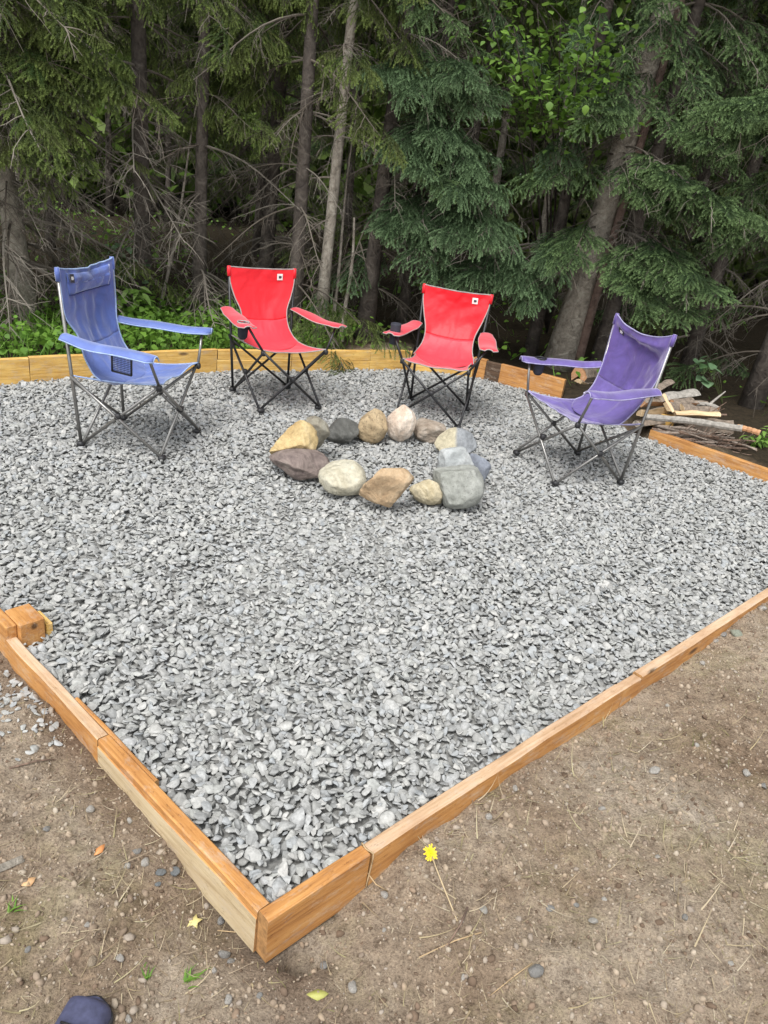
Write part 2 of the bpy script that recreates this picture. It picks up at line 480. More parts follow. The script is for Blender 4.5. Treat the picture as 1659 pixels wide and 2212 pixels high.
def stone(base, seed, cuts=7, depth=(0.45, 0.8), rough=0.06, nscale=2.0):
    v, f = base; v = v.copy(); r = np.random.default_rng(seed)
    for _ in range(cuts):
        n = r.normal(size=3); n /= np.linalg.norm(n); c = r.uniform(*depth)
        d = v @ n; v = v - np.outer(np.maximum(d - c, 0) * 0.92, n)
    nrm = v / np.linalg.norm(v, axis=1, keepdims=True)
    v = v + nrm * (rough * fbm(v, nscale, seed % 97, 4))[:, None]
    return v, f

M_GRAVEL = m_vary('grey_gravel', [(0.27, 0.275, 0.27), (0.40, 0.405, 0.395), (0.46, 0.46, 0.44), (0.37, 0.39, 0.40), (0.52, 0.515, 0.49), (0.43, 0.44, 0.42), (0.34, 0.34, 0.325), (0.48, 0.49, 0.49)], 0.8, 90, 0.35, bumps=0.5)
gr_meshes = []
for k in range(14):
    v, f = stone(ICO2, 100 + k, 10, (0.34, 0.72), 0.05, 1.8)
    r = np.random.default_rng(500 + k)
    v = v * np.array([1.0, r.uniform(0.5, 0.8), r.uniform(0.25, 0.42)])
    v /= np.abs(v[:, 0]).max()
    gr_meshes.append(mesh_np('gravel_stone', v, f, [M_GRAVEL], k % 3 == 0))
proto_set('gravel', gr_meshes)

# gravel bed: base sheet + single stones nearest the corner + the mass
_cen = sum((Vector(p) for p in PAD), Vector((0, 0))) / len(PAD)
bed_v = [(*((p + (_cen - p).normalized() * (0.035 if p in (C0, RC, LC) else -0.01))[:]), -0.030) for p in PAD]
bm = MB(); bm.add(bed_v, [tuple(range(len(bed_v)))])
M_BED = m_plain('gravel_fines', (0.22, 0.22, 0.21), 0.95, var=0.5, scale=60)
bed = bm.build('gravel_bed', M_BED, smooth=False)
tag(bed, 'angular grey crushed gravel filling the timber frame', kind='structure')

step = 0.0178
xs = np.arange(-4.0, 3.6, step); ys = np.arange(1.1, 7.4, step)
PX, PY = np.meshgrid(xs, ys); PX = PX.ravel() + rng.uniform(-.010, .010, PX.size); PY = PY.ravel() + rng.uniform(-.011, .011, PY.size)
keep = in_poly(PX, PY, PAD) & (edge_dist(PX, PY, PAD) > 0.012)
keep &= np.minimum(edge_dist(PX, PY, [C0, RC]), edge_dist(PX, PY, [LC, C0])) > 0.047
PX, PY = PX[keep], PY[keep]
P3 = np.stack([PX, PY, 0 * PX], -1)
surf = 0.010 * fbm(P3, 1.3, 41) + 0.006 * vnoise(P3, 6, 43)
nst = len(PX)
PZ = surf - 0.013 + rng.uniform(-0.012, 0.008, nst)
SZ = np.clip(rng.normal(0.0165, 0.004, nst), 0.008, 0.028)
RT = np.stack([rng.normal(0, 0.42, nst), rng.normal(0, 0.42, nst), rng.uniform(0, 2 * PI, nst)], -1)
IX = rng.integers(0, len(gr_meshes), nst)
pr = project(np.stack([PX, PY, PZ], -1))
dist = np.hypot(np.hypot(PX, PY), CAM_H)
inview = (pr[:, 0] > 0) & (pr[:, 0] < 1659) & (pr[:, 1] < 2212)
score = np.where(inview & (PZ - surf > -0.014), dist, 1e9)
near = np.argsort(score)[:300]
rest = np.ones(nst, bool); rest[near] = False
g_mass = scatter('gravel', 'gravel', np.stack([PX, PY, PZ], -1)[rest], RT[rest], SZ[rest], IX[rest], bed)
g_mass['kind'] = 'stuff'
for k in near:
    o = bpy.data.objects.new('stone', gr_meshes[IX[k]]); COL.objects.link(o); o.parent = bed
    o.location = (PX[k], PY[k], PZ[k] + 0.002); o.rotation_euler = tuple(RT[k]); o.scale = (SZ[k] * 1.08,) * 3

# ------------------------------------------------------------------ timber frame
M_STAIN = m_wood('orange_stained_lumber', (0.30, 0.13, 0.035), (0.52, 0.25, 0.075), (0.62, 0.34, 0.12))
M_STAIN_Y = m_wood('honey_stained_lumber', (0.50, 0.27, 0.06), (0.76, 0.48, 0.13), (0.82, 0.60, 0.24))
M_PALE = m_wood('bare_pale_lumber', (0.40, 0.30, 0.17), (0.56, 0.45, 0.28), (0.63, 0.53, 0.36), stain=0.35)
M_WORN = m_wood('worn_tan_lumber', (0.42, 0.27, 0.15), (0.58, 0.40, 0.25), (0.66, 0.50, 0.36))
M_DARKW = m_wood('dark_brown_lumber', (0.05, 0.03, 0.018), (0.10, 0.06, 0.035), (0.15, 0.095, 0.06))
M_END = m_plain('sawn_end_grain', (0.36, 0.19, 0.07), 0.8, var=0.4, scale=50)

def board(name, label, p, q, z0, z1, th, mats, side=0.0, rough=0.0025, seed=0, bow=0.0, inner_mi=0, outer_mi=0, wane=0.0, zq=0.0, cat='timber'):
    """a plank on edge from p to q (xy), thickness th to the left (+) of p->q shifted by side; local x along it"""
    p = Vector(p); q = Vector(q); d = q - p; Lg = d.length; ang = math.atan2(d.y, d.x)
    n = max(8, int(Lg / 0.04)); h = z1 - z0
    c = 0.004
    # section: outer side is -y, inner +y
    sec = [(-0.003 if wane else 0, 0), (-0.003 if wane else 0, h - 0.02 - wane if wane else h * 0.4), (0, h - 0.018 - wane if wane else h * 0.75), (0, h - c), (c, h), (th - c, h), (th, h - c), (th, 0)]
    r = np.random.default_rng(seed + 900)
    V = []; m = MB()
    for i in range(n + 1):
        x = Lg * i / n
        P = np.array([[x, y + side, z] for y, z in sec])
        w = np.stack([vnoise(P + seed, 7, 1), vnoise(P + seed, 5, 2), vnoise(P + seed, 5, 3)], -1) * rough
        P = P + w * np.array([0.2 if 0 < i < n else 1.2, 1, 1]); P[:, 1] += bow * 4 * (i / n) * (1 - i / n)
        P[:, 2] += zq * i / n
        V.extend(P)
    k = len(sec); F = []; MI = []
    for i in range(n):
        for j in range(k):
            F.append((i * k + j, i * k + (j + 1) % k, (i + 1) * k + (j + 1) % k, (i + 1) * k + j)[::-1])
            MI.append((outer_mi if j < 1 or (j < 3 and not wane) else (0 if j < 6 else inner_mi)))
    F.append(tuple(range(k))); MI.append(len(mats) - 1)
    F.append(tuple(n * k + j for j in range(k))[::-1]); MI.append(len(mats) - 1)
    m.v = [tuple(map(float, t)) for t in V]; m.n = len(V); m.f = F; m.m = MI
    o = m.build(name, mats, smooth=False)
    o.location = (p.x, p.y, z0); o.rotation_euler = (0, 0, ang)
    return tag(o, label, cat, 'timber pieces framing the gravel')

def lerp2(a, b, t): return a + (b - a) * t
def along(p, q, pt):
    d = q - p; return (Vector(pt) - p).dot(d) / d.dot(d)

# near right rail: runs C0 -> RC, boards' inner face towards the gravel (left of direction)
TH = 0.040
tR1 = along(C0, RC, at(805, 1848, RAIL_Z).xy); tR2 = along(C0, RC, at(1345, 1487, RAIL_Z).xy); tR3 = along(C0, RC, at(1385, 1462, RAIL_Z).xy)
board('timber_board', 'short orange stained board between the frame corner and the twine', C0, lerp2(C0, RC, tR1 - 0.0006), -0.125, RAIL_Z + 0.004, TH, [M_STAIN, M_END], seed=1)
board('timber_board', 'long worn tan board beside the dandelion', lerp2(C0, RC, tR1 + 0.0006), lerp2(C0, RC, tR2), -0.115, RAIL_Z - 0.002, TH, [M_WORN, M_STAIN, M_END], seed=2, outer_mi=1, bow=0.004)
board('timber_board', 'very short tan filler piece between two long boards', lerp2(C0, RC, tR2 + 0.0008), lerp2(C0, RC, tR3), -0.1, RAIL_Z - 0.004, TH - 0.002, [M_WORN, M_STAIN, M_END], seed=3, outer_mi=1)
board('timber_board', 'tan board running past the little filler piece to the pile of pale pebbles', lerp2(C0, RC, tR3 + 0.0008), RC, -0.1, RAIL_Z, TH, [M_WORN, M_STAIN, M_END], seed=4, outer_mi=1, bow=-0.006, zq=0.01)
# near left rail: LC -> C0, gravel on its left
tL0 = along(LC, C0, at(0, 1372, RAIL_Z).xy); tL1 = along(LC, C0, at(192, 1605, RAIL_Z).xy)
dL = (C0 - LC).normalized(); nL = Vector((-dL.y, dL.x))
endL = C0 - dL * 0.003 + nL * 0.0
board('timber_board', 'orange board with a bare pale outer face meeting the frame corner', lerp2(LC, C0, tL1), C0 - dL * (TH + 0.0015), -0.125, RAIL_Z, TH - 0.002, [M_STAIN, M_PALE, M_END], seed=5, outer_mi=1, wane=0.006)
board('timber_board', 'weathered orange board between the low wooden block and the pale faced board', LC, lerp2(LC, C0, tL1 - 0.0006), -0.10, RAIL_Z - 0.002, TH - 0.004, [M_WORN, M_STAIN, M_END], seed=6, outer_mi=1, bow=0.008)
board('timber_board', 'thin split orange lath lying along the inside of the weathered board', lerp2(LC, C0, tL1) - dL * 0.22 + nL * 0.038, C0 - dL * 0.55 + nL * 0.040, -0.06, RAIL_Z - 0.006, 0.014, [M_STAIN, M_END], seed=7, rough=0.004)
# block standing on the inside of the left rail
bl = at(32, 1365, 0.05).xy
m = MB()
tb = along(LC, C0, bl); pb = lerp2(LC, C0, tb)
angL = math.atan2(dL.y, dL.x)
blk = thing('timber_block', 'low square wooden block standing beside the weathered board', 'timber', (pb.x + nL.x * 0.008 - dL.x * 0.055, pb.y + nL.y * 0.008 - dL.y * 0.055, -0.05), angL, 'timber pieces framing the gravel')
MB().box((0, 0.045 + TH - 0.006, 0.06), (0.12, 0.088, 0.125), bev=0.004).build('block', M_STAIN, blk, smooth=False)
MB().box((0.0, 0.045 + TH + 0.058, 0.04), (0.10, 0.024, 0.09), bev=0.003).build('cleat', M_STAIN_Y, blk, smooth=False)
MB().box((-0.16, 0.016, 0.068), (0.40, 0.038, 0.10), bev=0.004).build('rail_stub', M_STAIN, blk, smooth=False)

# back boards (taller, gravel lies lower against them): direction with the gravel on the right, thickness outwards (left)
HB = 0.150
tJ = along(B0, B1, at(61, 815, 0).xy)
BL_ = LC
board('timber_board', 'honey coloured back board behind the blue chair, beyond its first joint', B0 + (B0 - B1).normalized() * 1.2, lerp2(B0, B1, tJ - 0.001), -0.06, HB - 0.005, 0.04, [M_STAIN_Y, M_END], seed=10)
tK = along(B0, B1, at(469, 796, 0).xy)
board('timber_board', 'honey coloured back board seen between the blue chair legs', lerp2(B0, B1, tJ + 0.001), lerp2(B0, B1, tK - 0.001), -0.06, HB, 0.04, [M_STAIN_Y, M_END], seed=11, bow=0.01)
Bk = lerp2(B0, B1, tK); s1 = lerp2(Bk, B2, 0.36); s2 = lerp2(Bk, B2, 0.78)
for i, (pp, qq, lab) in enumerate(((Bk, s1, 'honey coloured back board behind the cup hole red chair'), (s1, s2, 'honey coloured back board in the gap between the red chairs'), (s2, B2, 'short yellow back board beside the bottle holder red chair'))):
    dd = (qq - pp).normalized() * 0.0015
    board('timber_board', lab + ', upper layer', pp + dd, qq - dd, 0.068, HB + 0.004 * (i - 1), 0.042, [M_STAIN_Y, M_END], seed=12 + i)
    board('timber_board', lab + ', lower layer', pp + dd, qq - dd, -0.06, 0.066, 0.046, [M_STAIN_Y, M_END], side=-0.003, seed=22 + i)
# back right
B3 = B2 + (T0 - B2) * 0.93
board('timber_board', 'yellow back board hidden behind the bottle holder red chair', B2 + (T0 - B2).normalized() * 0.006, B3, -0.06, HB, 0.04, [M_STAIN_Y, M_END], seed=31)
dT = (T1 - T0).normalized()
ta = T0 + dT * (along(T0, T1, at(1043, 815, 0).xy) * (T1 - T0).length); tb_ = T0 + dT * (along(T0, T1, at(1076, 822, 0).xy) * (T1 - T0).length)
board('timber_board', 'short orange board end beside the dark brown plank', T0 - dT * 0.05, ta - dT * 0.001, -0.06, HB, 0.05, [M_STAIN, M_END], seed=32)
board('timber_board', 'short dark brown plank set between orange boards', ta + dT * 0.001, tb_ - dT * 0.001, -0.06, HB - 0.004, 0.042, [M_DARKW, M_STAIN, M_END], seed=33)
board('timber_board', 'bright orange board with a free end near the pale tree trunk', tb_ + dT * 0.001, T1, -0.06, HB, 0.045, [M_STAIN, M_END], seed=34)
# right back rail, lower, after the gap
Qs = lerp2(Q0, Q1, 0.02)
board('timber_board', 'orange rail in front of the firewood pile', Qs, RC, -0.07, 0.070, 0.042, [M_STAIN, M_END], seed=35, zq=0.0)
dQ = (Q1 - Q0).normalized(); nQ = Vector((-dQ.y, dQ.x))
ob = at(1413, 938, 0.0).xy + nQ * 0.09
m = MB().box((0, 0, 0.08), (0.15, 0.085, 0.17), bev=0.005)
o = m.build('timber_block', M_STAIN_Y, smooth=False); o.location = (ob.x, ob.y, -0.01); o.rotation_euler = (0, 0, math.atan2(dQ.y, dQ.x))
tag(o, 'small yellow timber block at the end of the orange rail by the firewood', 'timber', 'timber pieces framing the gravel')

# twine round the joint of the near right rail
pj = lerp2(C0, RC, tR1); dR = (RC - C0).normalized(); nR = Vector((-dR.y, dR.x))
pts = []
for k in range(25):
    an = 2 * PI * k / 24
    hw, hh = TH / 2 + 0.003, 0.066
    cx = max(-1, min(1, 1.35 * math.cos(an))); cz = max(-1, min(1, 1.35 * math.sin(an)))
    c = pj + nR * (TH / 2 + cx * hw) + dR * 0.004 * math.sin(3 * an)
    pts.append((c.x, c.y, RAIL_Z - hh + 0.006 + cz * hh))
tail = [pts[-1], (pj.x - nR.x * 0.03, pj.y - nR.y * 0.03, -0.06), (pj.x - nR.x * 0.05 + dR.x * 0.03, pj.y - nR.y * 0.05 + dR.y * 0.03, gz(pj.x - nR.x * 0.05, pj.y - nR.y * 0.05) + 0.004)]
M_TWINE = m_plain('jute_twine', (0.42, 0.30, 0.17), 0.9)
o = MB().tube(pts, 0.0022, 6, cap=False).tube(tail, 0.0018, 6).build('twine', M_TWINE)
tag(o, 'thin brown twine looped round the board joint near the dandelion', 'twine')

# ------------------------------------------------------------------ fire ring stones
ROCKS = [  # label, box in the photograph (x0,y0,x1,y1), depth/width, cuts, seed, twist, colours, speck, base lift
    ('big yellow sandstone block with a sharp flat top', (582, 907, 688, 992), 0.85, 8, (0.40, 0.70), 21, 0.2, ((0.36, 0.24, 0.10), (0.58, 0.44, 0.22), (0.68, 0.55, 0.33)), 0, 0),
    ('upright greenish grey slab wedged beside the yellow block', (653, 884, 713, 974), 0.7, 8, (0.4, 0.7), 5, 0.6, ((0.20, 0.17, 0.13), (0.30, 0.28, 0.22), (0.36, 0.35, 0.30)), 0, 0),
    ('dark charcoal smooth stone lying between grey slab and tan stone', (698, 902, 781, 958), 0.9, 6, (0.5, 0.8), 33, 0.1, ((0.07, 0.07, 0.065), (0.11, 0.11, 0.10), (0.20, 0.20, 0.19)), 0, 0),
    ('rough tan pitted stone beside the pinkish white one', (765, 882, 838, 958), 0.85, 5, (0.6, 0.85), 44, 0.3, ((0.28, 0.20, 0.11), (0.46, 0.35, 0.21), (0.54, 0.44, 0.29)), 0.8, 0),
    ('tall pinkish white rounded stone', (834, 874, 900, 955), 0.9, 4, (0.65, 0.9), 53, 0.0, ((0.52, 0.38, 0.28), (0.70, 0.60, 0.50), (0.80, 0.75, 0.69)), 0.35, 0),
    ('plain brownish grey stone beside the pinkish white one', (892, 902, 964, 960), 0.9, 7, (0.5, 0.8), 63, 0.4, ((0.26, 0.20, 0.15), (0.36, 0.30, 0.24), (0.40, 0.36, 0.31)), 0, 0),
    ('two toned stone, half cream and half slate grey', (938, 923, 1031, 988), 0.8, 8, (0.45, 0.75), 72, 0.3, ((0.17, 0.18, 0.19), (0.28, 0.295, 0.31), (0.36, 0.38, 0.40)), 0, (0.50, 0.45, 0.32)),
    ('pale blue grey stone leaning on the largest grey stone', (944, 964, 1024, 1050), 0.75, 7, (0.45, 0.75), 82, -0.4, ((0.33, 0.35, 0.35), (0.44, 0.46, 0.46), (0.52, 0.53, 0.52)), 0, 0),
    ('small slate blue stone tucked behind the largest grey stone', (1003, 979, 1061, 1046), 0.8, 9, (0.4, 0.7), 91, 0.5, ((0.11, 0.12, 0.14), (0.22, 0.24, 0.28), (0.34, 0.37, 0.42)), 0, 0),
    ('largest stone of the ring, mottled greenish grey', (934, 1003, 1047, 1100), 0.85, 6, (0.5, 0.8), 101, 0.2, ((0.22, 0.23, 0.20), (0.34, 0.35, 0.32), (0.43, 0.44, 0.41)), 0.3, 0),
    ('smallest stone of the ring, smooth yellowish beige', (884, 1035, 962, 1090), 0.7, 6, (0.5, 0.8), 113, -0.4, ((0.38, 0.31, 0.18), (0.55, 0.48, 0.33), (0.60, 0.54, 0.40)), 0, 0),
    ('flat faced orange tan stone with angular outline', (775, 1010, 895, 1097), 0.6, 8, (0.42, 0.72), 124, -0.2, ((0.34, 0.22, 0.12), (0.50, 0.36, 0.22), (0.56, 0.46, 0.32)), 0.2, 0),
    ('pale greenish cream rounded stone', (687, 992, 792, 1071), 0.85, 5, (0.6, 0.85), 131, 0.2, ((0.38, 0.34, 0.24), (0.54, 0.51, 0.40), (0.60, 0.58, 0.49)), 0, 0),
    ('big dark purplish brown stone in front of the yellow block', (581, 964, 716, 1038), 0.75, 6, (0.6, 0.85), 146, 0.15, ((0.10, 0.075, 0.07), (0.24, 0.19, 0.17), (0.36, 0.31, 0.27)), 0.2, 0),
]
def fit_rock(v, box, dr, twist):
    x0, y0, x1, y1 = box
    base = at((x0 + x1) / 2, y1 - 4, 0)
    sc = (base - Vector(_cp)).dot(Vector(_fw)) / CAM_F
    w = (x1 - x0) * sc; h = 0.6 * w; cx, cy = base.x, base.y + 0.3 * w
    c, s = math.cos(twist), math.sin(twist)
    v = v @ np.array([[c, s, 0], [-s, c, 0], [0, 0, 1]])
    v = v / (np.abs(v).max(0)); zb = v[:, 2].min()
    for _ in range(40):
        P = v * np.array([w / 2, w * dr / 2, h / 2]); P[:, 2] += h / 2 - 0.015
        P[:, 0] += cx; P[:, 1] += cy
        q = project(P[P[:, 2] > 0])
        a0, b0 = q.min(0); a1, b1 = q.max(0)
        w *= ((x1 - x0) / (a1 - a0)) ** 0.6
        cx += ((x0 + x1) / 2 - (a0 + a1) / 2) * sc * 0.7
        cy -= (y1 - b1) * sc * 1.4 * 0.6
        h *= min(1.2, max(0.8, ((y1 - y0) / (b1 - b0)) ** 0.6)); h = min(max(h, 0.3 * w), 1.35 * w)
    P = v * np.array([w / 2, w * dr / 2, h / 2]); P[:, 2] += h / 2 - 0.015
    return P, (cx, cy, 0)
for i, (lab, box, dr, cuts, depth, seed, twist, cols, speck, lift) in enumerate(ROCKS):
    v, f = stone(ICO4, seed, cuts, depth, 0.085, 1.5)
    v = v + v / np.linalg.norm(v, axis=1, keepdims=True) * (0.018 * fbm(v, 7, seed % 89, 3))[:, None]
    P, loc = fit_rock(v, box, dr, twist)
    mt = m_rock('fire_stone_%s' % lab.split()[1], *cols, scale=5 + i % 3, speck=speck, bumps=0.8, split=lift or None)
    o = link('fire_stone', mesh_np('fire_stone', P, f, [mt], True)); o.location = loc
    tag(o, lab + ' in the fire ring', 'stone', 'stones ringing the fire pit')

# ------------------------------------------------------------------ camping chairs
M_BLACK = m_plain('black_steel', (0.018, 0.018, 0.02), 0.45, 0.0, 0.2)
M_STEEL = m_plain('grey_painted_steel', (0.24, 0.235, 0.225), 0.35, 0.7, 0.12)
M_PLAST = m_plain('black_plastic', (0.02, 0.02, 0.022), 0.5, 0.0, 0.2)
M_MESHF = m_plain('black_mesh_fabric', (0.03, 0.032, 0.045), 0.9)
M_WHITE = m_plain('white_print', (0.75, 0.74, 0.72), 0.7, var=0.05)
M_INK = m_plain('dark_print', (0.05, 0.05, 0.06), 0.7)
M_GREYP = m_plain('grey_piping', (0.33, 0.30, 0.29), 0.8)

def interp(x, xs, ys):
    """smooth monotone-ish interpolation"""
    xs = np.array(xs, float); ys = np.array(ys, float)
    m = np.gradient(ys, xs)
    i = np.clip(np.searchsorted(xs, x) - 1, 0, len(xs) - 2)
    h = xs[i + 1] - xs[i]; t = np.clip((x - xs[i]) / h, 0, 1)
    return (ys[i] * (2 * t**3 - 3 * t**2 + 1) + ys[i + 1] * (-2 * t**3 + 3 * t**2) + h * (m[i] * (t**3 - 2 * t**2 + t) + m[i + 1] * (t**3 - t**2)))

def grid_faces(nu, nv, skip=None):
    F = []
    for j in range(nv - 1):
        for i in range(nu - 1):
            if skip is not None and skip(i, j): continue
            F.append((j * nu + i, j * nu + i + 1, (j + 1) * nu + i + 1, (j + 1) * nu + i))
    return F

def cloth(name, P, parent, mat, th=0.003, skip=None):
    nv, nu = P.shape[:2]
    me = mesh_np(name, P.reshape(-1, 3), np.array(grid_faces(nu, nv, skip)), [mat], True)
    o = link(name, me, parent)
    md = o.modifiers.new('thickness', 'SOLIDIFY'); md.thickness = th; md.offset = 0
    return o

def chair(label, S, pose, fab, pipe, metal, opts):
    af, bf, br, as_, ys, zs, aa, ya, za, at_, yt, zt = S
    r = thing('camping_chair', label, 'chair', (pose[0], pose[1], 0.0), pose[2], 'folding camping chairs round the fire ring')
    sd = opts.get('seed', 0)
    rad = 0.0085
    def V(x, y, z): return Vector((x, y, z))
    def post(sx, z): t = z / zt; return V(sx * (af + (at_ - af) * t), br + (yt - br) * t, z)
    foot = {(sx, sy): V(sx * af, bf if sy < 0 else br, 0.018) for sx in (-1, 1) for sy in (-1, 1)}
    sf = {sx: V(sx * as_, ys, zs) for sx in (-1, 1)}
    zr = 0.40
    sr = {sx: post(sx, zr) for sx in (-1, 1)}
    def tube(name, pts, rr=rad): return MB().tube(pts, rr, 10).build(name, metal, r)
    e = 0.012
    for sx in (-1, 1):
        tube('back_post', [foot[sx, 1], post(sx, 0.3), post(sx, zt)], rad * 1.1)
        o = V(sx * e, 0, 0)
        tube('leg', [foot[sx, -1] + o, sr[sx] + o * 1.2])                       # side cross
        tube('leg', [foot[sx, 1] - o * 0.2 + V(0, -e, 0), sf[sx] + V(-sx * 0.002, 0, -0.015)])
        tube('leg', [foot[sx, -1] + V(0, -sx * e * 0.8, 0), sf[-sx] + V(0, -sx * e * 0.8 + 0.0, -0.012)])   # front cross
        tube('leg', [foot[sx, 1] + V(0, sx * e * 0.8, 0), V(-sx * af, br + 0.02, 0.36) + V(0, sx * e * 0.8, 0)])          # rear cross
        # upright carrying the arm
        A = V(sx * aa, ya, za)
        tube('arm_upright', [sf[sx] + V(0, 0, -0.01), sf[sx].lerp(A, 0.5) + V(sx * 0.006, 0, 0), A + V(0, 0, -0.004)], rad * 0.95)
        for sy in (-1, 1):
            f = MB().box((foot[sx, sy].x, foot[sx, sy].y, 0.012), (0.048, 0.036, 0.030), bev=0.008)
            f.build('foot', M_PLAST, r)
        c = (foot[sx, -1] + sr[sx]) / 2 + V(0, 0, -0.02)
        k = MB().box(((foot[sx, -1] + sf[sx]) / 2 * 0.5 + (foot[sx, 1] + sr[sx]) / 2 * 0.5 + V(sx * 0.008, -0.0, -0.004)), (0.026, 0.034, 0.034), bev=0.006)
        k.build('pivot', M_PLAST, r)
        MB().box(sf[sx] + V(0, 0, -0.020), (0.026, 0.030, 0.034), bev=0.006).build('corner_joint', M_PLAST, r)
    fx = (foot[1, -1] + foot[-1, -1] + sf[1] + sf[-1]) / 4
    MB().box(fx + V(0, 0, -0.004), (0.034, 0.036, 0.034), bev=0.006).build('pivot', M_PLAST, r)

    # seat panel
    sag = opts.get('sag', 0.055)
    def seat(u, v):
        x = (1 - v) * sr[1].x * u + v * sf[1].x * u
        y = (1 - v) * (sr[1].y - 0.012) + v * sf[1].y
        z = (1 - v) * zr + v * zs
        q = 1 - u * u; e4 = 4 * v * (1 - v)
        x = x * (1 - 0.13 * e4 * (u * u))
        z = z - q * (sag * (0.75 * e4 + 0.95 * (1 - v) ** 2 + 0.55 * v ** 3)) - 0.022 * e4 * u * u
        y = y - q * 0.11 * (1 - v) ** 2 + q * 0.035 * v ** 3
        return np.stack([x, y, z], -1)
    nu, nv = 41, 41
    U, W = np.meshgrid(np.linspace(-1, 1, nu), np.linspace(0, 1, nv))
    PS = seat(U, W)
    wr = opts.get('wrinkle', 0.005)
    fade = (1 - np.abs(U) ** 6)
    PS[..., 2] += wr * (fbm(np.stack([U * 1.2 + W * 0.8, W * 2.2 - U * .6, 0 * U + sd], -1), 1.7, sd, 3)) * fade
    fab_lit = opts.get('sky_lit', fab)  # seat and arm cloth: sky light painted in as a paler tone
    so = cloth('seat', PS, r, fab_lit)
    def edge(P): return [Vector(p) for p in P]
    pm = MB()
    for line in (PS[0], PS[-1], PS[:, 0], PS[:, -1]): pm.tube(edge(line), 0.0042, 6)
    pm.build('piping', pipe, so)
    # back panel
    v_arm = opts.get('waist_v', 0.60); hw = opts.get('hw', ([0, .10, .24, .40, .54, .70, .85, 1.0], [1.0, 1.0, .98, .88, .74, .76, .84, .90]))
    dip = opts.get('dip', 0.008); pock = opts.get('back_sag', 0.02)
    nu, nv = 41, 61
    U, W = np.meshgrid(np.linspace(-1, 1, nu), np.linspace(0, 1, nv))
    vb = 0.50 - 0.22 * np.abs(U) ** 2
    bot = seat(U * 0.92, vb)
    z_top = zt + 0.004
    # centre line: down the posts to arm height, then sweeping forward into the seat
    ww = np.linspace(0, 1, 200)
    ctrl_w = [0, 0.30, 0.52, 0.66, 0.82, 1.0]
    fz = interp(W, ctrl_w, [1.0, 0.70, 0.42, 0.22, 0.07, 0.0]); fy = interp(W, ctrl_w, [0.0, 0.02, 0.13, 0.34, 0.64, 1.0])
    z = bot[..., 2] + 0.005 + (z_top - bot[..., 2] - 0.005) * fz
    py = br + (yt - br) * z / zt
    fe = interp(W, ctrl_w, [0.0, 0.0, 0.03, 0.20, 0.58, 1.0])
    t = np.clip(fy + (fe - fy) * np.abs(U) ** 2.5, 0, 1)
    y = (py - 0.006) * (1 - t) + t * bot[..., 1]
    y = y + pock * (1 - U * U) * np.sin(PI * np.clip(W, 0, 1)) + 0.012 * (1 - U * U)
    px = af + (at_ - af) * z / zt
    wv = interp(W, *hw)
    x = U * px * wv
    y = y - (1 - wv) * np.abs(U) ** 1.5 * 0.10 * (1 - t)
    z = z - dip * (1 - U * U) * (1 - smooth(W, 0, 0.3))
    PB = np.stack([x, y, z], -1)
    nz = fbm(np.stack([U * 1.4, W * 2.6 + 0.5 * U, 0 * U + 3.3 + sd], -1), 1.8, sd + 5, 3)
    PB[..., 1] += wr * 1.3 * nz * fade_(U)
    if opts.get('fold'):   # slack folds under the top edge
        PB[..., 1] += opts['fold'] * np.exp(-((W - 0.22 - 0.10 * U) / 0.07) ** 2) * (1 - U * U) * (1 + 0.5 * nz)
        PB[..., 1] -= opts['fold'] * 0.7 * np.exp(-((W - 0.10 - 0.05 * U) / 0.05) ** 2) * (1 - U * U)
    jw = int(0.60 * (nv - 1))
    bo = cloth('backrest', PB[:jw + 1], r, fab)
    cloth('seat_cloth', PB[jw:], r, fab_lit)  # lower sling split off to carry the painted sky-lit tone
    pm = MB()
    for line in (PB[0], PB[:, 0], PB[:, -1]): pm.tube(edge(line), 0.0045, 6)
    pm.build('piping', pipe, bo)
    for sx in (-1, 1):     # sleeve that slips over the post
        MB().tube([post(sx, zt - 0.06), post(sx, zt - 0.02), post(sx, zt + 0.008)], [0.014, 0.0145, 0.012], 10).build('sleeve', fab, bo)
    # where on the back cloth: helper
    def on_back(u, v, lift=0.004):
        i = (u + 1) / 2 * (nu - 1); j = v * (nv - 1); i0, j0 = int(i), int(j)
        p = Vector(PB[j0, i0]); a = Vector(PB[j0, i0 + 2]) - Vector(PB[j0, i0 - 2]); b = Vector(PB[j0 + 2, i0]) - Vector(PB[max(j0 - 2, 0), i0])
        n = a.cross(b).normalized()
        if n.y > 0: n = -n
        return p + n * lift, a.normalized(), n
    # badge
    lu, lv, lsz = opts['badge']
    c, ax, n = on_back(lu, lv, 0.0045); ay = n.cross(ax).normalized()
    R = Matrix((ax, ay, n)).transposed()
    bd = MB().box(c, (lsz, lsz * 1.05, 0.003), R, bev=0.001).build('badge', opts['badge_mats'][0], r, smooth=False)
    mk = MB().box(c + n * 0.0022, (lsz * 0.42, lsz * 0.40, 0.002), R)
    mk.box(c + n * 0.0022 + ay * lsz * 0.02 + ax * lsz * 0.05, (lsz * 0.5, lsz * 0.16, 0.0025), R)
    mk.build('badge_mark', opts['badge_mats'][1], bd, smooth=False)
